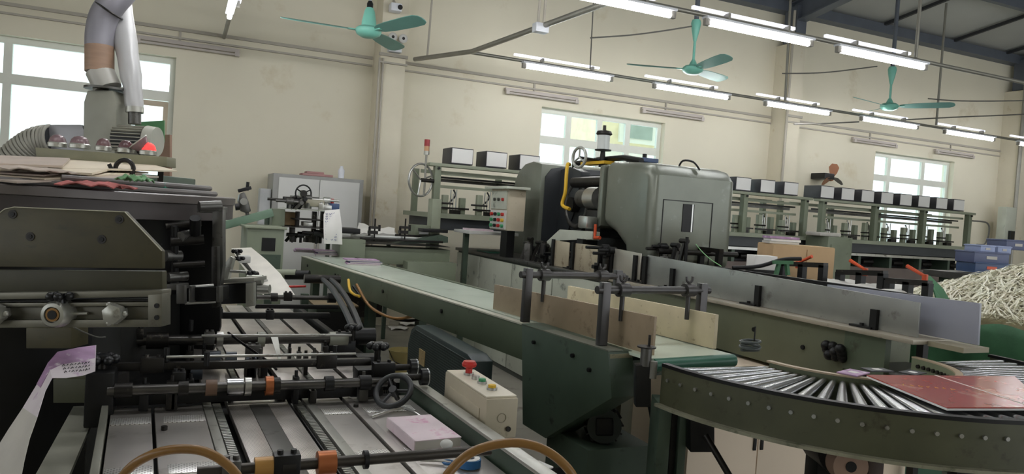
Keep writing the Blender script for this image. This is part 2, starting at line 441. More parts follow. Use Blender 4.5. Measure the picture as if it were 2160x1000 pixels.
# unlit battens under the ducts
UNL = ((-.55, .54, 'unlit wall lamp above the left window, nearest the ventilation pipes'), (3.96, 5.09, 'unlit wall lamp above the left half of the middle window'), (6.18, 7.31, 'unlit wall lamp right of the middle window'),
       (10.53, 11.6, 'unlit wall lamp above the left edge of the right window'), (12.65, 13.7, 'unlit wall lamp above the right edge of the right window'))
for x0, x1, lb in UNL:
    r = T('wall_lamp', 'dusty ' + lb, 'lamp', ((x0 + x1) / 2, WY - .03, 3.12), 'unlit wall lamps')
    B().box(x0, x1, WY - .06, WY, 3.17, 3.215, .006).build('housing', DUSTY, r)
    t = B().cyl((x0 + .05, WY - .065, 3.145), (x1 - .05, WY - .065, 3.145), .015, n=10).build('unlit_tube', DUSTY, r)
    B().box(x0, x0 + .05, WY - .085, WY - .04, 3.125, 3.18).build('end_cap', DUSTY, r); B().box(x1 - .05, x1, WY - .085, WY - .04, 3.125, 3.18).build('end_cap', DUSTY, r)
    xm = x0 + .45
    B().box(xm - .012, xm + .012, WY - .02, WY, 3.2, 3.34).build('feed_pipe', CONDUIT, r)

# ================================================================ lamp rails and lit fluorescent lamps
def rail(name, pts, r_, label):
    tag(B().tube(pts, r_, 10).build(name, PIPE), label, 'pipe')
rail('lamp_rail', [(2.96, 8.14, 3.335), (15.5, 8.14, 3.335)], .02, 'grey pipe carrying the far row of lit tube lamps')
rail('lamp_rail', [(3.24, 5.32, 3.345), (14.5, 5.32, 3.345)], .02, 'grey pipe carrying the near row of lit tube lamps')
rail('cross_pipe', [(2.56, 9.0, 3.335), (2.98, 8.1, 3.34), (3.24, 5.3, 3.345), (3.35, 3.9, 3.345)], .028, 'thick grey pipe running from the wall column out to both lamp rows')
rail('lamp_rail', [(.365, WY, 3.335), (.365, 4.5, 3.345)], .022, 'grey pipe from the wall above the left window to the end-on lamp')
def lamp(x0, x1, y, z, lb, along='x'):
    g = 'lit fluorescent lamps'
    r = T('tube_lamp', lb, 'lamp', ((x0 + x1) / 2, y, z) if along == 'x' else (y, (x0 + x1) / 2, z), g)
    def bx(a, c, p, q, u, v, bev=0): return B().box(a, c, y + p, y + q, z + u, z + v, bev) if along == 'x' else B().box(y + p, y + q, a, c, z + u, z + v, bev)
    bx(x0 - .03, x1 + .03, -.05, .03, .034, .056, .004).build('housing', BATTEN, r)
    bx(x0 - .11, x1 - .13, .05, .085, .122, .15, .004).build('reflector', emit('tube_glow_reflector', (226, 228, 240), .75), r)  # emission stands in for the tube's light on this housing strip
    P = (lambda t: (t, y - .01, z)) if along == 'x' else (lambda t: (y - .01, t, z))
    B().cyl(P(x0 + .02), P(x1 - .02), .024, n=14).build('lit_tube', TUBE, r)
    for e, f in ((x0 - .03, x0 + .02), (x1 - .02, x1 + .03)):
        bx(e, f, -.03, .012, -.024, .04, .004).build('end_cap', mat('lamp_cap', (150, 146, 138), .5), r)
    for e in (x0 + .25, x1 - .25): bx(e - .012, e + .012, .0, .07, .058, .13).build('clip', PIPE, r)
LF = ['leftmost lit tube in the far lamp row, left of the middle ceiling fan', 'lit tube in the far row, below and left of the middle fan’s right blade', 'lit tube in the far row beside the right-hand wall column',
      'lit tube in the far row just below the rightmost ceiling fan', 'lit tube in the far row right of the rightmost ceiling fan', 'last lit tube of the far row, cut by the right edge']
LF[1] = 'second lit tube from the left in the far lamp row, under the middle fan'
for k in range(6): lamp(3.66 + 1.873 * k, 4.86 + 1.873 * k, 8.12, 3.27, LF[k])
LN = ['lit tube of the near row cut by the top edge, left of the middle fan', 'big lit tube of the near row, right of the middle fan’s rod', 'lit tube of the near row, right of the steel roof column']
for k in range(3): lamp(2.53 + 1.573 * k, 3.73 + 1.573 * k, 5.3, 3.272, LN[k])
lamp(6.95, 8.15, .365, 3.30, 'lit tube lamp seen end-on at the top, above the left part of the wall', 'y')

OVER = 'added lit tube lamp hanging overhead, above and outside the camera’s view'  # unseen lamps added to light the decks and belt from above
rail('lamp_rail', [(-2.2, 2.48, 3.335), (9.5, 2.48, 3.335)], .02, 'grey pipe carrying the added overhead row of lit tube lamps')
for k in range(6): lamp(-1.7 + 1.573 * k, -.5 + 1.573 * k, 2.48, 3.27, OVER)
for x in (.95, -.62): lamp(x, x + 1.2, 5.3, 3.272, OVER)
for y in (5.35, 3.78): lamp(y, y + 1.2, .365, 3.30, OVER, 'y')
# ================================================================ drop pipes and wires
def wire(name, pts, r_, m, label, cat='pipe', sm=0):
    return tag(B().tube(pts, r_, 8, smooth=sm).build(name, m), label, cat)
wire('drop_pipe', [(2.66, 8.8, 3.36), (2.7, 8.8, 5.25)], .013, CONDUIT, 'thin grey pipe dropping to the cross pipe, just right of the left wall column')
r = T('twin_drop_pipe', 'pair of cream conduits dropping to a junction box on the cross pipe', 'pipe', (3.1, 6.55, 3.3))
for dx in (-.03, .03): B().tube([(3.1 + dx, 6.55, 3.36), (3.13 + dx, 6.55, 5.6)], .014, 8).build('conduit', CONDUIT, r)
B().box(3.03, 3.17, 6.5, 6.6, 3.27, 3.36, .01).build('junction_box', BATTEN, r)
wire('drop_wire', [(4.56, 8.12, 3.36), (4.52, 8.12, 5.3)], .008, WIRE, 'thin wire dropping to the leftmost far lamp', 'wire')
wire('drop_pipe', [(7.76, 8.12, 3.36), (7.7, 8.12, 5.3)], .018, PIPE, 'grey pipe dropping to the far lamp row beside the right-hand column')
wire('drop_pipe', [(10.94, 8.12, 3.36), (10.94, 8.12, 5.3)], .018, PIPE, 'tall thin grey pipe right of the rightmost ceiling fan')
wire('drop_pipe', [(6.75, 5.3, 3.36), (6.75, 5.3, 5.8)], .018, PIPE, 'pale thin pipe dropping to the near lamp row, left of the fan rod')
wire('fan_cable', [at(1245, 80, Y=8.0), at(1330, 74, Y=7.9), at(1400, 65, Y=7.7), at(1462, 55, Y=7.6)], .009, WIRE, 'dark cable sagging from the thin wire to the middle fan', 'cable', 6)
wire('fan_cable', [at(1650, 155, Y=8.1), at(1740, 153, Y=8.0), at(1850, 140, Y=7.95)], .009, WIRE, 'dark cable sagging from the column pipe to the right fan', 'cable', 6)
wire('fan_cable', [at(1675, 262, Y=8.3), at(1750, 260, Y=8.3), at(1812, 257, Y=8.15)], .01, WIRE, 'short dark cable by the right-hand column, at far lamp height', 'cable', 6)
wire('fan_cable', [at(1958, 208, Y=8.12), at(2030, 213, Y=8.0), at(2159, 212, Y=7.8), at(2260, 205, Y=7.7)], .01, WIRE, 'dark cable running right from the tall thin pipe, upper one', 'cable', 6)
wire('fan_cable', [at(1905, 253, Y=8.15), at(2020, 247, Y=8.0), at(2120, 243, Y=7.9), at(2260, 236, Y=7.8)], .01, WIRE, 'dark cable with a small connector at the far right, below the other one', 'cable', 6)

# ================================================================ ceiling fans
def fan(c, blades, R, top, label, coned, rod, cr=.05):
    x, y, z = c; r = T('ceiling_fan', label, 'fan', (x, y, z - .06), 'turquoise ceiling fans')
    B().lathe([(0, -.065), (.07, -.06), (.115, -.035), (.13, -.005), (.125, .02), (.1, .04), (.05, .05), (0, .05)], c, n=28).build('motor', TURQ, r)
    if coned:
        B().lathe([(.075, .04), (.07, .1), (.05, .2), (.035, .23), (0, .23)], c).build('lower_canopy', TURQ, r)
        B().lathe([(.03, .22), (.032, .27), (.018, .3), (0, .3)], c).build('coupling', BLKP, r)
    else:
        B().lathe([(.055, .045), (.04, .08), (.02, .12), (0, .12)], c).build('lower_canopy', TURQ, r)
    B().cyl((x, y, z + .1), (x, y, z + rod), .016, n=12).build('rod', TURQ if not coned else BATTEN, r)
    B().lathe([(.02, rod - .12), (.05, rod + .02), (.062, rod + .1), (.05, rod + .14), (0, rod + .14)], c).build('canopy', TURQ, r)
    if top > z + rod: B().cyl((x, y, z + rod + .1), (x, y, top), .03, n=10).build('drop_rod', STEELB, r)
    for a in blades:
        ca, sa = math.cos(rad(a)), math.sin(rad(a)); rows = []
        for t, wd in ((.16, .03), (.24, .06), (.4, .075), (.75, .085), (.92, .08), (.98, .055), (1.0, .02)):
            q = t * R; rows.append([(x + ca * q - sa * wd * s_, y + sa * q + ca * wd * s_, z + .005 + - s_ * wd * .3 + .012 * t * t) for s_ in (-1, -.4, .4, 1)])
        B().sheet(rows, .006).build('blade', TURQD, r)
        B().bar((x + ca * .1, y + sa * .1, z), (x + ca * .17 * 1.2, y + sa * .17 * 1.2, z), .035, .012).build('blade_arm', TURQ, r)
fan((1.62, 7.42, 3.22), (175, -67, 53), .84, 5.4, 'large turquoise ceiling fan left of the wall column, nearest of the three', True, .55)
fan((5.72, 7.59, 3.44), (155, -98, 22), .82, 5.45, 'turquoise ceiling fan between the two lamp rows, middle of the three', False, .47)
fan((9.61, 7.92, 3.48), (-172, -53, 68), .85, 5.4, 'turquoise ceiling fan above the right window, farthest of the three', False, .45)

# ================================================================ small things on the wall
r = T('emergency_light', 'twin-spot emergency light with a white box on the left column, behind the fan blade', 'emergency light', (2.3, 9.0, 3.4))
B().box(2.22, 2.38, 8.95, 9.05, 3.38, 3.47, .01).build('body', BATTEN, r)
for dx in (-.05, .08):
    s = B().cyl((2.29 + dx, 8.98, 3.54), (2.29 + dx, 8.88, 3.54), .045, .055, 20).build('spot_head', mat('spot_grey', (196, 194, 188), .4), r)
    B().cyl((2.29 + dx, 8.885, 3.54), (2.29 + dx, 8.876, 3.54), .042, n=20).build('lens', PALEW, s); B().cyl((2.29 + dx, 8.88, 3.54), (2.29 + dx, 8.872, 3.54), .018, n=14).build('lamp_cup', BLKP, s)
    B().cyl((2.29 + dx, 9.0, 3.46), (2.29 + dx, 8.96, 3.52), .012, n=8).build('bracket', CONDUIT, r)
r = T('security_camera', 'small white camera high on the left wall column', 'camera', (2.26, 9.0, 3.9))
B().box(2.19, 2.33, 8.86, 9.0, 3.85, 3.95, .02).build('body', BATTEN, r); B().bar((2.26, 9.05, 4.02), (2.26, 8.95, 3.94), .025, .025).build('arm', CONDUIT, r); B().cyl((2.30, 8.87, 3.9), (2.30, 8.85, 3.9), .03).build('lens', BLKP, r)
r = T('column_conduit', 'pair of cream conduits running down the corner of the left wall column', 'conduit', (2.13, 9.03, 0))
for dx in (0, .045): B().cyl((2.13 + dx, 9.035, .4), (2.13 + dx, 9.035, 3.3), .013, n=10).build('pipe', CONDUIT, r)
wire('column_conduit', [(8.69, 9.03, .4), (8.69, 9.03, 5.0)], .02, CONDUIT, 'cream conduit down the left side of the right-hand wall column', 'conduit')
wire('corner_pipe', [(14.52, 9.0, .2), (14.52, 9.0, 4.6)], .035, PIPE, 'dark vertical pipe at the far right column')
r = T('switch_box', 'grey electrical box low on the far right column', 'electrical box', (14.35, 8.95, 1.2))
B().box(14.2, 14.5, 8.95, 9.12, 1.55, 2.25, .01).build('body', CABG, r); B().box(14.3, 14.42, 8.9, 8.96, 1.6, 1.8).build('handle', BLKP, r)
c0 = at(1748, 378, Y=9.2)
r = T('wall_fan', 'small wall fan with orange blades between the right column and right window', 'fan', c0 + V((0, 0, -.12)))
B().box(c0.x - .2, c0.x + .02, 9.1, WY, c0.z - .01, c0.z + .09, .01).build('motor', BLKP, r)
B().cyl(c0 + V((.02, -.05, .02)), c0 + V((.02, .05, .02)), .05).build('hub', AMBER, r)
for a in (85, 205, -15):
    d = V((math.cos(rad(a)), 0, math.sin(rad(a)))); n = V((-d.z, 0, d.x)); rows = []
    for t, wd in ((.03, .02), (.09, .045), (.18, .06), (.24, .03)): rows.append([c0 + V((.02, -.06, .02)) + d * t + n * wd * s_ + V((0, s_ * wd * .9, 0)) for s_ in (-1, 0, 1)])
    B().sheet(rows, .005).build('blade', AMBER if a > 0 else IRON, r)
# ================================================================ gathering machines along the wall
def gather(x0, x1, boxes, label, hidden=(), bx0=None):
    Y = 7.5; zt = 1.455; bx0 = x0 if bx0 is None else bx0
    r = T('gathering_machine', label, 'machine', ((x0 + x1) / 2, 8.0, 0))
    B().box(x0, x1, Y - .12, 8.6, zt - .05, zt).build('table', GRNL, r)
    B().box(x0 - .05, x1 + .05, Y + .0, Y + .12, 1.95, 1.985, .005).build('top_beam', GRNL, r)
    for nm, z, y, h in (('front_rail', 1.87, Y + .12, .03), ('middle_rail', 1.80, Y + .3, .035), ('lower_rail', 1.73, Y + .18, .03), ('back_rail', 1.9, Y + .65, .04)):
        B().box(x0 + .06, x1 - .06, y, y + .035, z, z + h).build(nm, GRNL if nm != 'middle_rail' else STEELD, r)
    B().box(x0 + .06, x1 - .06, Y + .2, Y + .26, 1.835, 1.855).build('dark_cable_tray', BLACK, r)
    n = max(2, round((x1 - x0) / 1.06)); 
    for i in range(n + 1):
        x = x0 + .05 + (x1 - x0 - .1) * i / n
        if any(a < x < c for a, c in hidden): continue
        B().box(x - .035, x + .035, Y + .01, Y + .09, zt, 1.95, .006).build('post', GRN, r)
        B().box(x - .03, x + .03, 8.3, 8.37, zt, 1.95).build('rear_post', GRN, r)
        B().cyl((x, Y, 1.93), (x, Y - .015, 1.93), .014, n=8).build('bolt', BLACK, r)
    k = 0; x = x0 + .25
    while x < x1 - .2:
        if not any(a < x < c for a, c in hidden):
            hgt = .2 + .05 * ((k * 7) % 3) / 2
            B().box(x - .10, x - .035, Y + .1, Y + .16, zt, zt + hgt, .006).build('pocket_plate', GRNL, r)
            B().box(x + .10, x + .165, Y + .1, Y + .16, zt, zt + hgt - .02, .006).build('pocket_plate', GRN, r)
            b = B()
            for dx, hh in ((.0, .26), (.03, .22), (.065, .27)): b.cyl((x + dx, Y + .14, zt), (x + dx, Y + .14, zt + hh), .007, n=8)
            b.build('guide_rods', STEEL, r)
            b = B(); b.box(x - .14, x + .2, Y + .08, Y + .12, zt + .05, zt + .07); b.box(x - .02, x + .09, Y + .04, Y + .1, zt + .0, zt + .045); b.cyl((x - .17, Y + .1, zt + .11), (x + .02, Y + .1, zt + .11), .01, n=8)
            b.build('feeder_gripper', IRON, r)
            B().tube([(x + .05, Y + .2, 1.72), (x + .07, Y + .18, 1.66), (x + .02, Y + .16, 1.6), (x - .02, Y + .15, 1.56)], .009, 6, smooth=4).build('suction_hose', BLACK, r)
        x += .4; k += 1
    B().box(x0 + .05, x1 - .05, Y - .06, 8.5, 1.28, zt - .05).build('upper_dark_panel', mat('dark_panel_slate', (58, 62, 66), .45), r)
    B().box(bx0, x1, Y - .1, Y - .05, 1.235, 1.27).build('metal_strip', STEEL, r)
    B().box(bx0 + .05, x1 - .05, Y + .2, 8.5, 1.08, 1.28).build('recess', BLACK, r)
    for i in range(int((x1 - bx0) / .62) + 1):
        xx = bx0 + .04 + .62 * i
        B().box(xx, xx + .05, Y - .08, Y + .2, 1.08, 1.24).build('rib', GRND, r)
        if xx + .4 < x1: B().cyl((xx + .3, Y + .12, 1.15), (xx + .5, Y + .12, 1.15), .04, n=10).build('drive_roller', IRON, r)
    B().box(bx0, x1, Y - .08, 8.55, 0, 1.08).build('base_panel', mat('mauve_brown_panel', (110, 98, 92), .55, var=.1), r)
    for xb in boxes:
        q = B().box(xb, xb + .25, Y + .0, Y + .3, 1.99, 2.165, .004).build('display_box', DISPK, r)
        B().box(xb + .008, xb + .242, Y - .004, Y, 2.003, 2.155).build('display_panel', DISPW, q)
    return r
g1 = gather(2.42, 7.75, [2.60 + .4 * k for k in (0, 1, 2)] + [6.05 + .405 * k for k in range(4)], 'long green gathering machine behind the binder, with three white displays at its left end', [(4.0, 5.6)], 4.5)
g2 = gather(7.98, 11.12, [7.92 + .3875 * k for k in range(8)], 'green gathering machine along the wall at right, under a row of eight white displays')
r = g1
p = B().torus((2.28, 7.5, 1.79), (.5, -1, 0), .17, .012).build('handwheel', STEEL, r)
b = B()
for a in (20, 140, 260): b.cyl((2.28, 7.5, 1.79), V((2.28, 7.5, 1.79)) + V((math.cos(rad(a)) * .9, math.cos(rad(a)) * .45, math.sin(rad(a)))) * .165, .009, n=8)
b.build('spoke', STEEL, p)
B().cyl((2.28, 7.5, 1.79), (2.5, 7.55, 1.79), .02).build('wheel_shaft', IRON, r)
B().box(2.36, 2.46, 7.3, 7.45, .95, 1.6, .01).build('front_leg', GRNL, r); B().box(2.2, 2.36, 7.32, 7.6, 1.2, 1.32, .01).build('label_bracket', GRN, r); B().box(2.24, 2.34, 7.31, 7.32, 1.23, 1.27).build('name_plate', STEEL, r)
B().tube([(11.1, 7.5, 1.86), (11.3, 7.4, 1.84), (11.36, 7.4, 1.68), (11.28, 7.4, 1.52), (11.1, 7.4, 1.5)], .012, 8, smooth=6).build('cable_loop', WIRE, g2)
r = T('signal_tower', 'red and amber signal light on a pole at the left end of the gathering machine', 'signal light', (2.33, 7.5, 1.6))
B().cyl((2.33, 7.52, 1.62), (2.33, 7.52, 2.06), .011).build('pole', PIPE, r)
B().cyl((2.33, 7.52, 2.06), (2.33, 7.52, 2.10), .03).build('base', ALU, r); B().cyl((2.33, 7.52, 2.10), (2.33, 7.52, 2.15), .028).build('amber_lens', mat('amber_lens', (196, 150, 110), .3), r)
B().cyl((2.33, 7.52, 2.15), (2.33, 7.52, 2.22), .03).build('red_lens', mat('dull_red_lens', (150, 40, 44), .3), r)
r = T('green_cabinet', 'green switch cabinet standing between the two gathering machines', 'cabinet', (8.1, 7.1, 0))
c0, c1 = at(1748, 500, Y=7.0), at(1793, 505, Y=7.0)
B().box(c0.x, c1.x + .05, 7.0, 7.38, 0, c1.z + .02, .01).build('body', GRN, r); B().box(c0.x + .05, c1.x, 6.99, 7.0, .3, c1.z - .08).build('door', GRN, r)
tag(B().box(c0.x - .1, c1.x - .1, 7.05, 7.3, c1.z + .021, c1.z + .07, .02).build('folded_sheets', PAPERD), 'loose pale sheets on top of the green switch cabinet', 'paper')

# ================================================================ perfect binder
RX = 2.87; RZ = 1.08
def clutter(root, x0, x1, y0, y1, z0, z1, n, mats, seed, names=('block', 'shaft', 'bolt_post', 'lever')):
    """small machine parts standing on a plate"""
    rr = random.Random(seed)
    for i in range(n):
        x, y = rr.uniform(x0, x1), rr.uniform(y0, y1); k = rr.randrange(4); m = mats[rr.randrange(len(mats))]; z = z0
        if k == 0:
            s = rr.uniform(.02, .05); h = rr.uniform(.3, .8) * (z1 - z0)
            b = B().obox((x, y, z + h / 2), (s * 1.6, s * 1.3, h), (math.cos(i), math.sin(i), 0), bev=.004); b.cyl((x, y, z + h), (x, y, z + h + .015), s * .5, n=10)
        elif k == 1:
            zz = rr.uniform(z0 + .04, z1); l = rr.uniform(.08, .2); b = B().cyl((x - l, y, zz), (x + l * .6, y, zz), .012, n=10); b.cyl((x - .03, y, zz), (x + .03, y, zz), .028, n=14); b.cyl((x, y, z), (x, y, zz), .012, n=8)
        elif k == 2:
            b = B().cyl((x, y, z), (x, y, rr.uniform(.6, 1) * (z1 - z0) + z0), .012, n=10); b.cyl((x, y, z + .03), (x, y, z + .06), .025, n=6); b.box(x - .05, x + .02, y - .02, y + .02, z + .05, z + .075)
        else:
            zz = z0 + (z1 - z0) * rr.uniform(.5, .95); b = B().bar((x, y, z), (x + .05, y - .02, zz), .02, .025); b.cyl((x + .05, y - .05, zz), (x + .05, y + .03, zz), .018, n=10)
        b.build(names[k], m, root)
r = T('perfect_binder', 'big grey-green binding machine with two rounded hoods and a dark open middle', 'machine', (3.4, 6.2, 0))
B().box(2.88, 4.3, 4.62, 7.85, 0, RZ - .03).build('base', mat('base_dark', (70, 74, 68), .5), r)
for i, (a, c) in enumerate(((7.16, 7.84), (6.33, 7.14), (5.5, 6.31), (4.64, 5.48))):
    B().box(2.862, 2.88, a, c, .05, RZ - .05, .003).build('base_door', CABG, r)
B().box(2.85, 4.35, 4.6, 7.88, RZ - .03, RZ, .004).build('bed_plate', STEELD, r)
hood = [(4.55, 1.16), (4.55, 1.86), (4.62, 1.93), (4.72, 1.955), (5.25, 1.985), (5.25, 1.47), (5.05, 1.40), (4.9, 1.3), (4.86, 1.16)]
HX0, HX1 = 3.15, 3.93
hb = B().prism([(HX0, y, z) for y, z in hood], (HX1 - HX0, 0, 0)); 
bm = hb.bm
bmesh.ops.recalc_face_normals(bm, faces=bm.faces[:])
bmesh.ops.bevel(bm, geom=[e for e in bm.edges if len(e.link_faces) == 2 and e.calc_face_angle(0) > rad(50)], offset=.075, segments=5, affect='EDGES', profile=.5)
ho = hb.build('near_hood', GREYG, r)
B().prism([(HX0 + .0, y, z) for y, z in ((5.256, 1.45), (5.256, 1.955), (5.33, 1.95), (5.33, 1.42))], (.75, 0, 0), .02).build('hood_edge_panel', GREYG, r)
fr = B(); zb, zt, xa, xb = 1.12, 1.72, 3.29, 3.77
c0, c1 = at(1400, 420, Y=4.545), at(1505, 428, Y=4.545)
xa, xb, zt = c0.x, c1.x, c0.z; zb = 1.18
for q in ((xa, xa + .006, zb, zt), (xb - .006, xb, zb, zt), (xa, xb, zt - .006, zt)): fr.box(q[0], q[1], 4.546, 4.551, q[2], q[3])
fr.build('door_seam', BLACK, ho, smooth=False)
c0, c1 = at(1442, 430, Y=4.545), at(1461, 490, Y=4.545)
B().box(c0.x, c1.x, 4.545, 4.551, c1.z, c0.z).build('door_slot', BLACK, ho)
B().box(c1.x - .022, c1.x - .01, 4.542, 4.548, c1.z, c0.z).build('slot_guide', STEEL, ho)
far = [(6.42, 1.1), (6.42, 2.0), (6.62, 2.03), (6.8, 2.01), (6.93, 1.95), (7.02, 1.86), (7.06, 1.72), (7.06, 1.1)]
B().prism([(HX0, y, z) for y, z in far], (.8, 0, 0), .012).build('far_hood', GREYG, r)
# dark open middle
B().box(3.45, 4.1, 5.3, 6.42, RZ, 1.9).build('dark_frame', BLACK, r)
B().prism([(3.35, y, z) for y, z in ((6.41, 1.1), (6.41, 1.96), (6.2, 1.98), (6.0, 1.93), (6.05, 1.6), (6.2, 1.35), (6.1, 1.1))], (.1, 0, 0), .01).build('inner_cover', mat('inner_dark', (44, 47, 50), .35), r)
B().prism([(x, 6.40, z) for x, z in ((3.19, 1.1), (3.19, 1.88), (3.25, 1.96), (3.35, 1.985), (3.95, 1.985), (3.95, 1.1))], (0, .018, 0), .004).build('dark_interior_sheet', mat('inner_dark', (44, 47, 50), .35), r)  # dark sheet standing in for the shade inside the far hood
B().cyl((3.45, 6.05, 1.62), (3.36, 6.05, 1.62), .25, n=32).build('clamp_wheel', mat('wheel_dark', (52, 55, 56), .35, .3), r)
B().torus((3.36, 6.05, 1.62), (1, 0, 0), .2, .025).build('wheel_rim', STEELD, r)
B().cyl((3.36, 6.05, 1.62), (3.28, 6.05, 1.62), .07, n=20).build('wheel_hub', IRON, r)
B().cyl((3.3, 5.35, 1.68), (3.3, 5.85, 1.68), .085, n=20).build('drum', STEELD, r); B().cyl((3.26, 5.45, 1.68), (3.26, 5.62, 1.68), .1, n=20).build('bright_drum', STEEL, r)
B().cyl((3.34, 5.35, 1.83), (3.34, 6.1, 1.83), .05, n=16).build('upper_shaft', IRON, r)
B().box(3.2, 3.45, 5.34, 5.6, 1.35, 1.58, .02).build('gear_housing', BLACK, r)
B().tube([(3.2, 5.95, 1.98), (3.14, 5.88, 1.97), (3.12, 5.85, 1.85), (3.12, 5.85, 1.72), (3.11, 5.87, 1.61), (3.12, 5.75, 1.575)], .016, 8, smooth=6).build('yellow_hose', YELLOW, r)
B().prism([(3.05, y, z) for y, z in ((5.2, 1.40), (5.2, 1.33), (5.75, 1.30), (6.15, 1.12), (6.25, 1.12), (6.15, 1.2), (5.78, 1.39))], (.07, 0, 0), .006).build('grey_arm', CABG, r)
B().box(3.03, 3.13, 5.28, 5.42, 1.42, 1.52, .01).build('arm_block', STEEL, r); B().box(3.02, 3.16, 5.3, 5.4, RZ, 1.33).build('arm_foot', BLACK, r)
l = B().cyl((3.06, 5.18, 1.36), (3.06, 5.18, 1.46), .012).build('arm_lever', ORANGE, r); B().cyl((3.06, 5.18, 1.35), (3.06, 5.1, 1.355), .014).build('lever_pivot', ORANGE, l)
B().tube([(3.3, 4.95, 1.985), (3.3, 5.2, 2.02), (3.3, 5.6, 2.02), (3.3, 6.0, 2.0)], .025, 8).build('top_cable', BLACK, r)
B().box(3.2, 3.3, 5.35, 5.75, 1.97, 1.995).build('top_strip_yellow', YELLOW, r); B().box(3.35, 3.5, 5.0, 5.25, 1.985, 2.02, .008).build('top_block_blue', BLUE, r)
c0 = at(1222, 332, X=3.1)
hw = B().torus(c0, (.98, .2, 0), .085, .013).build('handwheel', ALU, r)
b = B()
for a in (90, 210, 330): b.cyl(c0, c0 + (V((-.2, .98, 0)) * math.cos(rad(a)) + V((0, 0, 1)) * math.sin(rad(a))) * .085, .008, n=8)
b.build('spoke', ALU, hw); B().cyl(c0, c0 + V((.3, -.05, -.02)), .012).build('wheel_shaft', IRON, r)
B().torus(c0 + V((.08, .25, -.01)), (1, -.5, 0), .06, .008).build('rear_handwheel', IRON, r)
c0 = at(1272, 318, X=3.25)
j = B().cyl(c0 + V((0, 0, -.14)), c0 + V((0, 0, -.005)), .03, .02).build('jar_stand', BLACK, r)
B().lathe([(.07, 0), (.07, .01), (.02, .015)], c0).build('jar_base', BLACK, j); B().lathe([(.052, .012), (.052, .13), (.045, .13), (.045, .014)], c0).build('glass_jar', mat('frosted_jar', (214, 218, 216), .15), j)
B().lathe([(.055, .13), (.07, .14), (.06, .165), (.015, .175), (.013, .215), (0, .215)], c0).build('jar_lid', IRON, j)
c0 = at(1359, 340, X=3.5); B().cyl(c0 + V((0, 0, -.06)), c0 + V((0, 0, .06)), .018).build('top_pin', BLACK, r)
B().tube([(3.55, 4.8, 1.95), (3.55, 4.75, 2.0), (3.58, 4.66, 1.99), (3.6, 4.6, 1.93)], .008, 6, smooth=4).build('lifting_loop', BLACK, r)
B().cyl((3.17, 4.46, 1.3), (3.9, 4.46, 1.3), .02).build('front_bar', IRON, r)
clutter(r, 2.92, 3.12, 5.35, 6.4, RZ, 1.30, 22, (BLACK, IRON, STEELD, IRON), 3)
# control panel
r = T('control_panel', 'beige control box with a grid of buttons, left of the binder’s dark middle', 'control box', (2.85, 6.5, RZ))
x0, x1 = at(1072, 440, Y=6.35).x, at(1108, 440, Y=6.35).x; z0, z1 = at(1090, 488, Y=6.35).z, at(1090, 400, Y=6.35).z
B().box(x0, x1, 6.35, 6.78, z0, z1, .008).build('box', BEIGEB, r)
B().box(x0 - .05, x1 + .02, 6.3, 6.85, z1, z1 + .025, .004).build('rain_lip', CABG, r)
B().box(x0 - .012, x0, 6.38, 6.75, z0 + .2, z1 - .02).build('upper_face', CABG, r); B().box(x0 - .012, x0, 6.38, 6.75, z0 + .01, z0 + .19).build('button_face', PALEW, r)
cols = [GREENB, RED, BLKP, GREENB, YELLOW, RED, BLKP, GREENB, RED, GREENB, BLKP, RED]
for i in range(3):
    for j in range(4): B().cyl((x0 - .012, 6.43 + j * .088, z0 + .04 + i * .055), (x0 - .035, 6.43 + j * .088, z0 + .04 + i * .055), .017, n=10).build('push_button', cols[(i * 4 + j) % 12], r)
for j in range(3): B().cyl((x0 - .012, 6.45 + j * .1, z1 - .1), (x0 - .03, 6.45 + j * .1, z1 - .1), .016, n=10).build('indicator', RED if j == 0 else STEELD, r)
B().box(x0 + .05, x0 + .13, 6.45, 6.6, RZ, z0).build('stand', BLACK, r)
r = T('side_shelf', 'pinkish shelf with paper beside the beige control box', 'shelf', (2.6, 6.9, 0))
c0 = at(975, 485, Y=7.05); c1 = at(1060, 490, Y=7.05)
B().box(c0.x, c1.x + .2, 6.85, 7.3, c0.z - .03, c0.z, .004).build('shelf_board', PALEW, r)
for x in (c0.x + .05, c1.x + .1): B().box(x, x + .05, 7.1, 7.15, RZ if x > 2.85 else .0, c0.z - .03).build('shelf_leg', GRND, r)
tag(B().box(c0.x + .06, c0.x + .3, 6.95, 7.2, c0.z + .001, c0.z + .02).build('sheet_stack', PINKP), 'pinkish sheets on the shelf left of the control box', 'paper')
c0 = at(1000, 518, Z=RZ + .01)
tag(B().box(2.9, 3.1, 7.0, 7.35, RZ + .001, RZ + .015, .003).build('green_plate', BELTD), 'dark green plate lying on the far end of the binder bed', 'plate')

# ================================================================ long olive delivery rail with fences
r = T('delivery_rail', 'long olive delivery table with upright metal fence plates, right of the binder hood', 'conveyor', (3.05, 3.3, 0))
B().box(RX, 3.32, 2.5, 4.6, .8, RZ - .02, .004).build('beam', mat('rail_olive', (104, 108, 86), .5, var=.1, scale=4, wear_or_sheen=(80, 80, 62), wear_or_sheen_amt=.25), r)
B().box(RX - .03, 3.13, 2.13, 4.59, RZ - .02, RZ, .003).build('top_plate', mat('rail_top', (176, 168, 152), .4, .3, var=.12, scale=6, wear_or_sheen=(130, 124, 112), wear_or_sheen_amt=.3), r)
for y in (3.55, 4.4): B().box(3.0, 3.12, y, y + .12, 0, .8).build('leg', GRND, r)
B().box(2.9, 3.3, 2.25, 2.5, .86, .9).build('end_bracket', IRON, r); B().box(RX - .005, RX + .03, 2.28, 2.5, .88, RZ - .02).build('end_lug', RAILG, r)
b = B()
for i in range(9): b.ball((2.86 - .01 * (i % 3), 2.5 + .03 * (i % 4), .93 + .02 * (i // 3)), .025)
b.build('oily_sensor', BLACK, r)
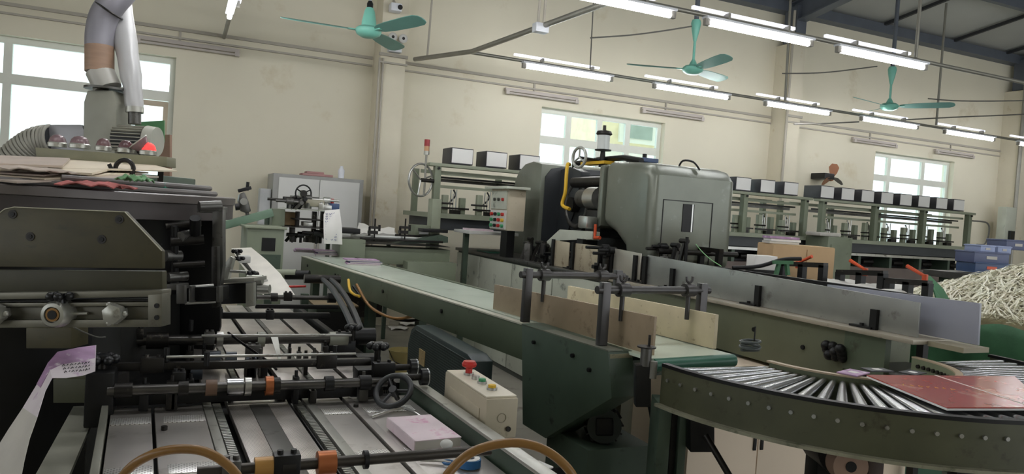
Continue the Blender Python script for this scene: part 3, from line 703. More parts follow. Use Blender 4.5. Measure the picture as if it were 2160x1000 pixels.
for q in ((3.1, .96), (2.75, .93)): B().cyl((RX + .01, q[0], q[1]), (RX - .008, q[0], q[1]), .012, n=8).build('bolt', BLACK, r)
FX = 2.925
def plate(pa, pb, m, nm='fence_plate', th=.008):
    a = at(*pa, X=FX); c = at(*pb, X=FX); y0, y1 = sorted((a.y, c.y)); z1a, z1b = (a.z, c.z) if a.y < c.y else (c.z, a.z)
    return B().prism([(FX, y0, RZ + .002), (FX, y1, RZ + .002), (FX, y1, z1b), (FX, y0, z1a)], (th, 0, 0), .001).build(nm, m, r)
TANP = mat('tan_worn_plate', (190, 178, 154), .4, .3, var=.1, scale=6, wear_or_sheen=(128, 104, 80), wear_or_sheen_amt=.35)
GREYP = mat('grey_plate', (160, 162, 158), .36, .6, var=.12, scale=4, wear_or_sheen=(112, 110, 104), wear_or_sheen_amt=.3)
plate((1167, 506), (1201, 512), TANP); plate((1214, 513), (1262, 519), TANP); plate((1296, 524), (1352, 535), mat('pale_plate', (178, 174, 162), .35, .4, var=.12), 'fence_plate'); plate((1366, 538), (1941, 639), GREYP, 'long_fence_plate')
def ebrk(px, py, hpx, m=BLACK):
    a = at(px, py, X=FX - .012); t = at(px, py - hpx, X=FX - .012)
    b = B().box(FX - .02, FX - .002, a.y - .018, a.y + .018, RZ, t.z); b.box(FX - .03, FX - .002, a.y, a.y + .12, RZ, RZ + .01); b.cyl((FX - .016, a.y + .06, RZ + .01), (FX - .016, a.y + .06, RZ + .022), .01, n=8)
    b.build('fence_bracket', m, r)
for q in ((1164, 556, 52), (1206, 560, 50), (1337, 588, 50), (1358, 592, 52), (1416, 606, 40), (1596, 648, 46), (1841, 704, 52)): ebrk(*q)
clutter(r, 3.2, 3.33, 4.2, 4.5, RZ, 1.42, 8, (BLACK, IRON, STEELD), 8)
clutter(r, FX - .04, FX - .01, at(1290, 580, X=FX).y, at(1262, 580, X=FX).y, RZ, RZ + .22, 10, (BLACK, IRON, BLACK), 5)
B().box(3.06, 3.09, 2.3, 4.58, 1.22, 1.255).build('rear_fence_bar', BLACK, r)
B().box(3.06, 3.075, 2.35, 4.58, RZ + .001, 1.22).build('rear_fence', IRON, r)
B().box(2.93, 3.09, 1.97, 2.129, RZ - .025, RZ - .004).build('front_tray', mat('tray_tan', (150, 142, 120), .5), r)
q = [at(x, y, X=3.04) for x, y in ((1745, 600), (2067, 640), (2063, 722), (1745, 663))]; q[3].z = q[2].z = RZ + .004
B().prism([V((3.04, p.y, p.z)) for p in q], (.012, 0, 0), .001).build('lavender_side_sheet', LAV, r)
# clamp frames with orange levers behind the fence
def clampf(pl, pb0, pb1, label, ang, posts=(0.05, .5, .95)):
    X = 3.62; a, c = at(*pb0, X=X), at(*pb1, X=X); l0 = at(*pl, X=X)
    r = T('clamp_frame', label, 'clamp', (X, (a.y + c.y) / 2, RZ))
    B().bar(a, c, .04, .03).build('cross_bar', IRON, r)
    for t in posts:
        q = a.lerp(c, t); B().box(q.x - .02, q.x + .02, q.y - .02, q.y + .02, 0, q.z).build('post', BLACK, r)
    pv = l0 + V((0, 0, -.035))
    B().cyl(V((X, l0.y, a.z)), pv, .014).build('spindle', BLACK, r)
    b = B().cyl(pv + V((0, 0, -.02)), pv + V((0, 0, .025)), .015, n=12)
    d = V((0, math.cos(rad(ang)), math.sin(rad(ang)))); b.cyl(pv + V((0, 0, .015)), pv + V((0, 0, .015)) + d * .12, .008, .011, n=10)
    b.build('orange_lever', ORANGE, r)
clampf((1470, 512), (1440, 520), (1522, 530), 'black clamp frame with an orange lever in front of the binder hood', 25)
clampf((1684, 548), (1648, 556), (1742, 560), 'black clamp frame with an orange lever in front of the cardboard carton', 155)
clampf((1826, 562), (1768, 574), (1868, 577), 'black clamp frame with an orange lever, right of the carton', 22)
clampf((1952, 575), (1872, 592), (1962, 598), 'clamp frame with an orange-red lever, rightmost, by the green tarp', 22)
# ================================================================ white cabinet and labelling machine at the far end
def atp(x, y, P, n):
    v = CF + CR * ((x - 1080) / FPX) - CU * ((y - 500) / FPX); o = V((0, 0, EYE)); P, n = V(P), V(n)
    return o + v * ((P - o).dot(n) / v.dot(n))
r = T('white_cabinet', 'wide white cabinet with grey edges against the wall, left of the column', 'cabinet', (1.42, 8.9, 0))
B().box(.93, 1.95, 8.7, 9.3, 0, 1.78, .006).build('body', mat('cabinet_grey_frame', (150, 150, 146), .45), r)
for a, c in ((.99, 1.44), (1.445, 1.90)):
    d = B().box(a, c, 8.682, 8.7, .1, 1.74, .004).build('door', PALEW, r)
    B().box((1.415 if a < 1.2 else 1.455), (1.43 if a < 1.2 else 1.47), 8.67, 8.682, .9, 1.05).build('handle', CONDUIT, d)
B().box(1.93, 1.99, 8.66, 8.72, 1.1, 1.2).build('side_box', CABG, r)
B().box(.8, .92, 8.75, 8.95, 0, 1.6, .01).build('side_unit', mat('side_unit_grey', (176, 178, 178), .5), r)
c = at(665, 367, Y=8.85)
tag(B().box(1.25, 1.6, 8.75, 9.0, 1.781, 1.81, .01).box(1.3, 1.5, 8.78, 8.95, 1.81, 1.835, .008).build('folded_cloth', mat('dusty_pink', (170, 130, 128), .8)), 'pinkish cloth bundle on top of the white cabinet', 'cloth')
tag(B().lathe([(.035, 0), (.037, .1), (.02, .13), (.018, .15), (0, .15)], (1.72, 8.9, 1.781)).build('plastic_bottle', BATTEN), 'small white bottle on top of the white cabinet', 'bottle')
r = T('green_cabinet', 'small green box cabinet with a dark square window, left of the labelling machine', 'cabinet', (.68, 6.4, 0))
g0 = at(536, 520, d=6.2); ax = CR * .9 + CF * .45; ax.z = 0; ax.normalize(); nn = V((ax.y, -ax.x, 0))
def gb(u0, u1, v0, v1, z0, z1, m, nm, bev=.006):
    P = [g0.x, g0.y, 0]; q = [V(P) + ax * u - nn * v for u, v in ((u0, v0), (u1, v0), (u1, v1), (u0, v1))]
    return B().hexa([(p.x, p.y, z0) for p in q] + [(p.x, p.y, z1) for p in q], bev).build(nm, m, r)
gb(-.06, .24, 0, .42, 0, 1.235, GRN, 'body'); gb(-.08, .26, -.02, .44, 1.235, 1.255, GRNL, 'lid')
gb(.06, .17, -.005, .0, 1.05, 1.16, BLACK, 'window', 0); gb(-.04, .22, -.004, 0, .9, 1.02, GRND, 'lower_vent', 0)
# labelling / book infeed machine
r = T('labelling_machine', 'green labelling machine with small handwheel and blue box, before the white cabinet', 'machine', (1.1, 6.9, 0))
MY = 6.9
def m2(x, y, Y=MY): return at(x, y, Y=Y)
def mbox(px0, py0, px1, py1, Y0, Y1, m, nm, bev=.006):
    a, c = m2(px0, py0, Y0), m2(px1, py1, Y0)
    return B().box(a.x, c.x, Y0, Y1, c.z, a.z, bev).build(nm, m, r)
mbox(575, 440, 600, 482, 6.9, 7.1, GRN, 'left_post'); mbox(604, 440, 690, 446, 6.7, 7.2, GRNL, 'top_plate', .003)
mbox(620, 461, 690, 467, 6.75, 7.2, IRON, 'lower_plate', .003); mbox(600, 478, 695, 484, 6.7, 7.3, STEELD, 'bed', .003)
for q in ((625, 446, 631, 480), (660, 446, 666, 500), (678, 446, 685, 500), (612, 480, 622, 500)): mbox(*q, 6.85, 6.91, IRON, 'upright', .003)
mbox(640, 468, 660, 478, 6.8, 6.95, STEEL, 'roller_block'); mbox(632, 404, 645, 440, 6.9, 7.0, ALU, 'spindle_post', .01); mbox(645, 420, 685, 438, 6.85, 7.05, mat('old_cream_part', (150, 146, 128), .45), 'gear_body', .02)
mbox(688, 428, 716, 444, 6.9, 7.05, BLUE, 'blue_motor_box', .01); c = m2(703, 424); B().cyl(c + V((0, .05, -.03)), c + V((0, .05, .02)), .015).build('red_knob', RED, r)
c = m2(640, 408); hw = B().torus(c, (.3, -1, .0), .075, .007).build('handwheel', BLACK, r); B().cyl(c + V((0, -.03, 0)), c + V((0, .1, 0)), .03).build('wheel_hub', IRON, hw)
b = B()
for a in (30, 150, 270): b.cyl(c, c + V((math.cos(rad(a)), .3 * math.cos(rad(a)), math.sin(rad(a)))) * .072, .006, n=6)
b.build('spoke', BLACK, hw)
clutter(r, m2(600, 440).x, m2(628, 440).x, 6.75, 6.95, m2(610, 440).z, m2(610, 415).z, 9, (IRON, STEELD, BLACK), 12)
clutter(r, m2(608, 440).x, m2(680, 440).x, 6.78, 7.0, m2(610, 480).z - .13, m2(610, 480).z - .01, 10, (IRON, STEELD, BLACK), 21)
clutter(r, m2(640, 440).x, m2(690, 440).x, 6.85, 7.0, m2(610, 438).z, m2(610, 412).z, 6, (IRON, STEELD, STEEL), 22)
mbox(700, 480, 760, 494, 7.0, 7.3, BLACK, 'dark_carriage'); mbox(718, 504, 765, 620, 6.9, 7.3, GRN, 'side_column', .008)
mbox(765, 520, 948, 562, 6.95, 7.24, GRN, 'right_base', .008); mbox(765, 513, 950, 522, 6.9, 7.27, IRON, 'track', .003); mbox(860, 552, 958, 640, 6.8, 7.2, GRN, 'lower_base', .008)
p = [m2(x, y, 7.1) for x, y in ((820, 516), (945, 512), (945, 500), (930, 495))]
B().prism([V((q.x, 7.1, q.z)) for q in p], (0, .15, 0)).build('ramp', GRND, r)
mbox(892, 482, 945, 492, 7.1, 7.27, BLACK, 'plate_end'); mbox(740, 500, 930, 503, 7.15, 7.18, STEEL, 'rod', .002); mbox(760, 505, 935, 509, 7.05, 7.08, IRON, 'rod', .002); mbox(745, 494, 900, 497, 7.3, 7.33, IRON, 'rod', .002)
for px in (789, 853):
    c = m2(px, 508, 7.1); t = m2(px, 461, 7.1); b = B().cyl(c, (c.x, 7.1, t.z), .008, n=8); b.box(c.x - .05, c.x + .05, 7.07, 7.13, t.z - .1, t.z - .075); b.box(c.x - .06, c.x + .03, 7.08, 7.14, t.z - .15, t.z - .12); b.cyl((c.x - .05, 7.1, t.z - .08), (c.x - .05, 7.1, t.z - .17), .012); b.cyl((c.x + .04, 7.08, t.z - .06), (c.x + .04, 7.08, t.z - .12), .012)
    b.build('clamp_post', IRON, r)
rows = []
for i in range(9):
    t = i / 8; y = 6.69 - .05 * math.sin(t * 2.5); a, c = at(683 + (3 if t < .1 else 0), 444 + 70 * t, Y=y), at(716 + 6 * min(1, t * 2), 441 + 75 * t, Y=y)
    rows.append([a.lerp(c, j / 4) + V((0, .012 * math.sin(j * 1.4 + i * .5), 0)) for j in range(5)])
s = B().sheet(rows, .0012).build('hanging_paper', PAPER); tag(s, 'long white sheet with blue handwriting hanging from the labelling machine', 'paper')
b = B(); rr = random.Random(4)
for j, fx in enumerate((.18, .42, .62)):
    for i in range(11):
        t = .12 + .075 * i + rr.uniform(-.01, .01); k = min(7, int(t * 8)); u = t * 8 - k
        w_ = rr.uniform(.05, .1)
        q = [rows[k][0].lerp(rows[k][4], fx + dx).lerp(rows[k + 1][0].lerp(rows[k + 1][4], fx + dx), u) + V((-.001, -.004, dz)) for dx, dz in ((-w_, .006), (0, -.006), (w_ * .4, .008), (w_, -.004))]
        b.tube(q, .0022, 5)
b.build('handwriting', INKB, s)
r = T('stitching_head', 'grey stitching head on a green swivel arm, left of the white cabinet', 'machine', (.55, 6.9, 1.2))
a0, a1 = at(470, 476, Y=6.9), at(575, 448, Y=6.9)
B().bar(a0, a1, .09, .07, bev=.006).build('green_arm', mat('arm_green', (110, 136, 116), .45), r)
c = at(515, 430, Y=6.9)
B().prism([at(x, y, Y=6.85) for x, y in ((505, 410), (516, 405), (524, 425), (530, 446), (520, 450), (508, 446), (502, 425))], (0, .12, 0), .012).build('head_body', STEELD, r)
B().cyl(at(523, 384, Y=6.9), at(521, 402, Y=6.9), .014).build('handle', BLACK, r); B().bar(at(502, 403, Y=6.9), at(530, 396, Y=6.9), .04, .03, bev=.006).build('top_clamp', BLACK, r)
B().cyl(at(496, 437, Y=6.85), at(505, 436, Y=6.85), .03).build('knob', BLACK, r); B().cyl(at(521, 448, Y=6.9), at(524, 470, Y=6.9), .016).build('post', STEELD, r); B().cyl((c.x - .01, 6.84, c.z + .02), (c.x - .01, 6.80, c.z + .02), .03).build('disc', STEEL, r)
B().cyl(at(570, 455, Y=7.2), V((at(570, 455, Y=7.2).x, 7.2, 0)), .05).build('column', GRND, r)
tag(B().box(*(lambda a, c: (a.x, c.x, 6.98, 7.2, c.z, a.z))(m2(602, 447, 6.98), m2(626, 476, 6.98)), .004).build('small_carton', CARD), 'small brown carton inside the labelling machine frame', 'carton')
rows = []
for i in range(7):
    rows.append([at(756 + 13 * j + 2 * math.sin(i), 470 + i * 4 + 3.5 * j * (i < 4) - 6 * math.sin(i * .5) - 2 * math.sin(j * 2 + i), Y=7.75 - .08 * i) for j in range(7)])
tag(B().sheet(rows, .03).build('white_bag', FOLD), 'crumpled white plastic bag lying behind the clamp posts by the wall column', 'bag')
r = T('bag_table', 'low grey table under the white bag, mostly hidden', 'table', (1.9, 7.9, 0))
B().box(1.4, 2.2, 7.6, 8.2, 1.1, 1.14).build('tabletop', STEELD, r)
for q in ((1.45, 8.1), (2.12, 8.1)): B().box(q[0], q[0] + .04, q[1], q[1] + .04, 0, 1.1).build('leg', GRND, r)

# ================================================================ green belt conveyor
BU, BN, BO = V((-.121, .9927, 0)), V((.9927, .121, 0)), V((1.6, 2.23, 0))
def bp(s, t, z): return BO + BU * s + BN * t + V((0, 0, z))
def bb(s0, s1, t0, t1, z0, z1, bev=0.0, b=None):
    b = b or B(); return b.hexa([bp(s, t, z) for z in (z0, z1) for s, t in ((s0, t0), (s0, t1), (s1, t1), (s1, t0))], bev)
def pl(x, y, t):
    p = atp(x, y, BO + BN * t, BN); return (p - BO).dot(BU), p.z
r = T('belt_conveyor', 'long pale green belt conveyor running from the labelling machine to the rollers', 'conveyor', bp(2.4, .2, 0))
bb(.03, 4.6, .03, .45, .985, .997).build('belt', BELT, r)
B().cyl(bp(.03, .03, .972), bp(.03, .45, .972), .026, n=20).build('belt_end_roll', BELTD, r)
bb(.2, 4.62, -.035, -.005, .83, .99, .004).build('near_side_frame', RAILG, r)
bb(.2, 4.62, -.037, .008, .99, .997).build('near_rim', mat('rim_light', (206, 206, 190), .4, .2, var=.08, scale=8), r)
bb(.2, 4.62, .008, .028, .96, .975).build('rim_gap', BLACK, r)
bb(.2, 4.62, .46, .50, .86, 1.0, .004).build('far_side_frame', RAILG, r)
bb(.3, 4.55, .0, .46, .86, .93).build('underframe', GRND, r)
for s in (1.7, 2.6, 3.55, 3.62, 4.4): B().cyl(bp(s, -.034, .93), bp(s, -.043, .93), .012, n=8).build('frame_bolt', BLACK, r)
for s, t in ((3.0, .02), (4.4, .02), (4.4, .42), (3.0, .42)): bb(s, s + .08, t, t + .06, 0, .84).build('leg', GRND, r)
bb(3.45, 3.47, -.03, .3, .62, .83).build('hanging_plate', IRON, r)
bb(3.05, 3.9, .02, .1, .2, .6).build('dark_lower_cover', mat('dark_teal_cover', (34, 44, 44), .4), r)
pts = [pl(x, y, -.07) for x, y in ((1100, 682), (1283, 742), (1290, 840), (1150, 925), (1102, 895))]
B().prism([bp(s, -.07, z) for s, z in pts], BN * .12, .004).build('end_box', GRND, r)
s0 = pts[1][0]
bb(s0 - .006, s0 + .0, -.064, .046, pts[2][1] + .012, .99).build('end_box_worn_face', mat('chipped_cream', (150, 144, 118), .6, var=.15, scale=20, wear_or_sheen=(70, 70, 52), wear_or_sheen_amt=.35), r)
bb(s0, pts[0][0], -.07, .0, 1.0, 1.005).build('end_box_lid', mat('lid_grey', (120, 124, 112), .35, .3, var=.15, scale=8), r)
for px, py in ((1128, 722), (1210, 750), (1245, 780)):
    s, z = pl(px, py, -.07); B().cyl(bp(s, -.07, z), bp(s, -.082, z), .009, n=8).build('end_box_bolt', BLACK, r)
c = at(1362, 760, d=2.62)
B().cyl(c + V((0, 0, -.02)), c + V((0, 0, .045)), .02, n=16).build('sensor_body', STEELD, r); B().cyl(c + V((0, 0, .045)), c + V((0, 0, .05)), .034, n=16).build('sensor_plate', IRON, r); B().cyl(c + V((.01, 0, .05)), c + V((.01, 0, .09)), .005, n=8).build('sensor_pin', IRON, r)
B().obox(c + V((0, .01, -.09)), (.055, .05, .15), CR, bev=.006).build('sensor_bracket', BLACK, r); B().cyl(c + V((.02, -.02, -.06)), c + V((.02, -.02, .0)), .014, n=12).build('sensor_head', mat('sensor_grey', (120, 118, 112), .4), r)
B().tube([(1.63, 2.3, .86), (1.7, 2.34, .7), (1.72, 2.36, .5), (1.72, 2.36, .35)], .006, 6, smooth=5).build('sensor_cable', BLACK, r)
# guide boards and their frames
def board(name, t, pa, pb, pc, m, label, th=.012):
    (s1, z1), (s0, z0) = pl(*pa, t), pl(*pb, t)
    o = B().prism([bp(s0, t, 1.0), bp(s1, t, 1.0), bp(s1, t, z1), bp(s0, t, z0)], BN * th, .001).build(name, m)
    return tag(o, label, 'guide board')
board('guide_board', .06, (1043, 600), (1381, 668), 0, mat('brown_board', (158, 140, 116), .5, .15, var=.12, scale=7, wear_or_sheen=(120, 104, 84), wear_or_sheen_amt=.3), 'brown guide board standing along the near edge of the green belt')
o = board('guide_board', .44, (1198, 603), (1509, 664), 0, mat('cream_board', (206, 192, 162), .6, var=.1, scale=8, wear_or_sheen=(132, 104, 72), wear_or_sheen_amt=.25), 'cream chipped guide board along the far edge of the green belt', .02)
def gframe(s, label, hang):
    r = T('guide_gantry', label, 'gantry', bp(s, .2, 1.0))
    for t in (-.03, .5): B().bar(bp(s, t, .9 if t > 0 else 1.006), bp(s, t, 1.255), .036, .034, up=(0, 1, 0), bev=.003).build('post', GUNM, r)
    B().cyl(bp(s - .0, -.03, 1.225), bp(s, .5, 1.225), .0165, n=14).build('cross_rod', GUNM, r)
    for t in hang:
        c = B().cyl(bp(s, t - .025, 1.225), bp(s, t + .025, 1.225), .028, n=16).build('clamp_collar', GUNM, r)
        B().cyl(bp(s, t, 1.21), bp(s, t, 1.10), .01, n=10).build('hanger_rod', GUNM, c)
        B().cyl(bp(s, t, 1.24), bp(s, t, 1.262), .006, n=8).build('wing_stem', GUNM, c)
        for k in (-1, 1): B().tube([bp(s, t, 1.258), bp(s, t + k * .014, 1.266), bp(s, t + k * .017, 1.284)], .006, 6, smooth=3).build('wing', GUNM, c)
    for t in (-.05, .52): B().cyl(bp(s, t, 1.225), bp(s, t - .02 if t < 0 else t + .02, 1.225), .016, n=12).build('end_knob', GUNM, r)
gframe(.84, 'farther of the two dark steel guide gantries bridging the green belt', (.06, .4))
gframe(.27, 'nearer of the two dark steel guide gantries bridging the green belt', (.06, .42))
# books riding on the belt
def book(name, c, sx, sy, h, rot, cover, label, cat='book', group=None):
    ax = V((math.cos(rad(rot)), math.sin(rad(rot)), 0)); c = V(c)
    r = T(name, label, cat, c, group)
    B().obox(c + V((0, 0, h * .5)), (sx * .985, sy * .985, h * .86), ax).build('pages', PAPERD, r)
    B().obox(c + V((0, 0, h * .965)), (sx, sy, h * .07), ax).build('front_cover', cover, r); B().obox(c + V((0, 0, h * .035)), (sx, sy, h * .07), ax).build('back_cover', cover, r)
    B().obox(c + V((ax * (-sx / 2))) + V((0, 0, h / 2)), (.003, sy, h), ax).build('spine', cover, r)
    return r
z0 = .998
c = at(672, 535, Z=1.0)
for k, (px, py, n, lb) in enumerate(((650, 531, 2, 'left of the far pair'), (695, 537, 3, 'right of the far pair'), (765, 557, 3, 'nearest the camera'))):
    c = at(px, py, Z=1.0); zz = z0
    for i in range(n):
        book('book', (c.x + .02 * (i % 2), c.y + .03 * i, zz), .27, .2, .012, -6 + 3 * i, (PURPLE, BLUE, PURPLE)[i % 3] if k else PURPLE, 'purple printed book on the green belt, %s, %s of its pile' % (lb, ('bottom', 'middle' if n == 3 else 'top', 'top')[i]), group='printed books on the belt')
        zz += .013

# ================================================================ curved roller conveyor (a half turn joining rail and belt)
KC = V((2.48, 2.16, 0)); RO, RI = .89, .405
def kp(a, R, z): return KC + V((math.cos(rad(a)) * R, math.sin(rad(a)) * R, z))
r = T('roller_conveyor', 'curved roller conveyor with an olive rim, sweeping across the right foreground', 'conveyor', KC)
a = 184.0; k = 0
while a < 357:
    b = B().cyl(kp(a, RI + .02, .978), kp(a, RO - .015, .978), .0105, .0215, n=20); b.cyl(kp(a, RI, .978), kp(a, RO, .978), .006, n=8)
    b.build('roller', CHROME, r); a += 4.15
def arc(R0, R1, z0, z1, a0=181, a1=359, n=64):
    b = B(); rows = []
    P = [[kp(a0 + (a1 - a0) * i / n, R, z) for R, z in ((R0, z0), (R1, z0), (R1, z1), (R0, z1))] for i in range(n + 1)]
    vs = [p for q in P for p in q]; f = [(0, 1, 2, 3), tuple(n * 4 + i for i in (3, 2, 1, 0))]
    for i in range(n):
        for j in range(4): f.append((i * 4 + j, i * 4 + (j + 1) % 4, (i + 1) * 4 + (j + 1) % 4, (i + 1) * 4 + j))
    b._add(vs, f); return b
arc(RI, RO, .885, .89).build('gap_shade_ring', mat('gap_shade_black', (12, 12, 12), .8), r)  # added black ring; its colour gives the shade between the rollers
RIMG = mat('rim_olive', (82, 83, 62), .45, var=.16, scale=6, wear_or_sheen=(58, 52, 38), wear_or_sheen_amt=.4)
arc(RO + .004, RO + .012, .865, 1.0).build('outer_rim', RIMG, r)
arc(RO - .012, RO + .014, .996, 1.008).build('outer_rim_cap', BLACK, r)
arc(RO - .01, RO + .035, .856, .866).build('outer_flange', mat('flange_worn', (150, 148, 128), .4, .2, var=.25, scale=9, wear_or_sheen=(84, 88, 68), wear_or_sheen_amt=.5), r)
arc(RI - .014, RI - .006, .865, 1.003).build('inner_rim', mat('rim_olive_light', (122, 130, 104), .5, var=.12, scale=5, wear_or_sheen=(84, 84, 62), wear_or_sheen_amt=.3), r)
arc(RI - .016, RI + .01, 1.0, 1.006).build('inner_rim_cap', mat('cap_tan', (176, 158, 132), .5), r)
for i in range(42):
    q = 183.5 + 4.15 * i; B().cyl(kp(q, RO + .010, .955), kp(q, RO + .019, .955), .0065, n=8).build('rim_bolt', STEEL, r)
    if i > 18: B().cyl(kp(q, RI - .012, .97), kp(q, RI - .022, .97), .009, n=6).build('inner_bolt', IRON, r)
# supports
def post(px0, px1, d, z1, m, nm, dep=.1):
    a = at(px0, 950, d=d); c = at(px1, 950, d=d); q = CF.copy(); q.z = 0; q.normalize()
    b = B(); b.hexa([V((p.x, p.y, z)) + e for z in (0, z1) for p, e in ((a, V((0, 0, 0))), (c, V((0, 0, 0))), (c, q * dep), (a, q * dep))], .004)
    return b.build(nm, m, r)
post(1385, 1412, 2.62, .86, GRND, 'support_leg', .16); post(1430, 1447, 2.62, .86, GRND, 'support_leg', .12); post(1412, 1430, 2.66, .86, BLACK, 'support_web', .04)
c = at(1482, 912, d=2.55)
B().obox(c + CF * .06, (.085, .12, .14), CR, CU, .006).build('drive_box', BLACK, r)
B().cyl(at(1488, 918, d=2.5), at(1560, 1040, d=2.4), .011).build('brace_rod', IRON, r)
c = at(1795, 985, d=2.3)
post(1727, 1778, 2.4, .86, BLACK, 'support_leg', .1); post(1778, 1838, 2.46, .86, mat('inner_leg', (46, 46, 46), .5), 'support_web', .04); post(1835, 1868, 2.34, .86, mat('brown_post', (84, 68, 62), .5), 'support_leg', .06)
B().cyl(c, c + CF * .15, .055, n=28).build('motor_disc', mat('disc_tan', (164, 134, 116), .5), r); B().cyl(c - CF * .003, c + CF * .01, .017, n=18).build('disc_hole', BLACK, r)
B().cyl(c + CF * .06 + V((0, 0, .03)), c + CF * .2 + V((0, 0, .03)), .08, n=24).build('motor_body', BLACK, r)
post(2022, 2100, 2.25, .86, BLACK, 'support_leg', .05)
post(2120, 2135, 2.3, .86, GRND, 'support_leg', .03)
r = T('red_folder', 'glossy red printed cover sheet with a white fold line, lying on the rollers', 'printed sheet', at(2000, 830, Z=1.005))
P4 = [at(x, y, Z=1.012) for x, y in ((1828, 793), (1998, 862), (2215, 862), (2140, 796))]
for i, (t0, t1) in enumerate(((0, 1),)):
    B().prism([p - V((0, 0, .006)) for p in P4], (0, 0, .006)).build('pages', PAPER, r)
ln0, ln1 = at(1972, 794, Z=1.012), at(2180, 862, Z=1.012)
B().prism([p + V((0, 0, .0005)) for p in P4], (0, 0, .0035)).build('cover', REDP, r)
B().bar(ln0 + V((0, 0, .0045)), ln1 + V((0, 0, .0045)), .006, .001).build('fold_line', PAPER, r)
b = B(); rr = random.Random(2)
for i in range(7):
    p = at(1905 + 17 * i, 812 + 1.5 * i, Z=1.0165); b.bar(p, p + V((rr.uniform(.006, .016), rr.uniform(-.012, .012), 0)), .004, .0008); b.bar(p + V((.008, .008, 0)), p + V((rr.uniform(-.008, .01), -.006, 0)), .003, .0008)
b.build('gold_lettering', mat('gold_print', (222, 170, 96), .4), r)
for (px, py, sx, rot, m, lb) in ((1800, 788, .12, 20, PURPLE, 'small purple card at the inner edge of the rollers, left of the red sheet'), (1850, 782, .1, -10, DISPK, 'small black and white card tucked behind the red sheet, left one'), (1925, 788, .1, 15, DISPK, 'small black and white card tucked behind the red sheet, right one')):
    c = at(px, py, Z=1.006); ax = V((math.cos(rad(rot)), math.sin(rad(rot)), 0))
    o = B().obox(c + V((0, 0, .003)), (sx, sx * .6, .004), ax).build('printed_card', m); tag(o, lb, 'card')
    B().obox(c + V((0, 0, .0056)), (sx * .3, sx * .25, .001), ax).build('white_print', PAPER, o)
b = B(); c = at(1581, 742, Z=1.02)
for i in range(6): b.torus(c + V((0, 0, .006 + .007 * i)), (.15 * math.sin(i * 2), .15 * math.cos(i), 1), .032 + .003 * (i % 3), .005, 22, 6)
o = b.build('cable_coil', mat('coil_grey', (74, 80, 78), .5)); tag(o, 'small coil of grey-green cable at the inner corner of the rollers', 'cable')
B().cyl(c + V((.02, 0, 0)), c + V((.02, 0, .1)), .003, n=6).build('cable_end', BLACK, o)
# beige cabinet below
r = T('beige_cabinet', 'low beige cabinet with two dark door handles under the roller conveyor', 'cabinet', (2.7, 2.75, 0))
Yc = 2.72
x0, x1, x2, x3 = at(1450, 960, Y=Yc).x, at(1597, 960, Y=Yc).x, at(1752, 960, Y=Yc).x, at(1912, 960, Y=Yc).x
B().box(x0, x3, Yc + .014, 3.25, 0, .78).build('body', BEIGE, r)
for a, c in ((x0, x1 - .003), (x1 + .003, x2 - .003), (x2 + .003, x3)):
    d = B().box(a, c, Yc, Yc + .014, .02, .77, .002).build('door', BEIGE, r)
    hp = {0: (1590, 905, 950)}.get(0)
    if c < x2: hx = c - .028 if a == x0 else a + .01
    else: continue
    q = at(1590, 905, Y=Yc).z, at(1590, 950, Y=Yc).z
    B().box(hx, hx + .018, Yc - .006, Yc, q[1], q[0], .002).build('handle', BLACK, d); B().box(hx + .003, hx + .015, Yc - .012, Yc - .006, q[0] - .03, q[0] - .008).build('latch', CHROME, d)
tag(B().box(x3 + .02, x3 + .42, 2.8, 3.2, 0, .76, .006).build('green_box', mat('dark_leaf_green', (50, 88, 66), .5)), 'dark green box right of the beige cabinet under the rollers', 'box')
r = T('drive_motor', 'dark finned electric motor below the green end box', 'motor', (1.62, 2.75, .3))
c = at(1275, 900, d=3.0)
B().cyl(c, c + CF * .22, .07, n=24).build('motor_body', mat('motor_dark', (40, 48, 44), .5), r)
b = B()
for i in range(14): b.obox(c + CF * .11 + (CR * math.cos(i * .449) + CU * math.sin(i * .449)) * .072, (.016, .2, .006), CR * math.cos(i * .449) + CU * math.sin(i * .449), CR * -math.sin(i * .449) + CU * math.cos(i * .449))
b.build('cooling_fins', BLACK, r); B().obox(c - CF * .003, (.07, .006, .07), CR, CU, .008).build('terminal_box', BLACK, r)
B().box(c.x - .1, c.x + .2, c.y - .05, c.y + .3, 0, c.z - .075).build('motor_base', GRND, r)
tag(B().box(1.95, 2.02, 2.95, 3.35, .0, .8, .004).build('olive_panel', mat('panel_olive', (98, 96, 76), .5)), 'flat olive panel behind the motor under the belt end', 'panel')
tag(B().box(1.4, 1.95, 2.62, 2.7, 0.3, .45, .004).build('floor_beam', BLACK), 'black beam below the motor', 'beam')
# ================================================================ behind the rail: carton, crates, paper strips
r = T('packing_table', 'low dark packing table behind the fence, carrying the carton', 'table', (4.1, 3.6, 0))
zt = 1.13
B().box(3.66, 4.34, 2.9, 4.3, zt - .04, zt, .004).build('tabletop', STEELD, r)
for x in (3.7, 4.24):
    for y in (3.4, 4.2): B().box(x, x + .05, y, y + .05, 0, zt - .04).build('leg', GRND, r)
r = T('carton', 'brown cardboard carton behind the fence plates, with paper stacked on top', 'carton', (4.0, 3.75, zt))
c0, c1 = at(1632, 515, d=4.9), at(1762, 525, d=4.9); ztop = (c0.z + c1.z) / 2
ax = (c1 - c0); ax.z = 0; wd = ax.length; ax.normalize(); nn = V((-ax.y, ax.x, 0)); cc = (c0 + c1) / 2 + nn * .16; cc.z = 0
B().obox((cc.x, cc.y, (zt + .001 + ztop) / 2), (wd, .32, ztop - zt - .002), ax, bev=.004).build('box', CARD, r)
for s_ in (-1, 1):
    q = cc + nn * (.08 * s_); B().obox((q.x, q.y, ztop + .002), (wd - .01, .155, .004), ax).build('flap', mat('cardboard_pale', (206, 176, 134), .75), r)
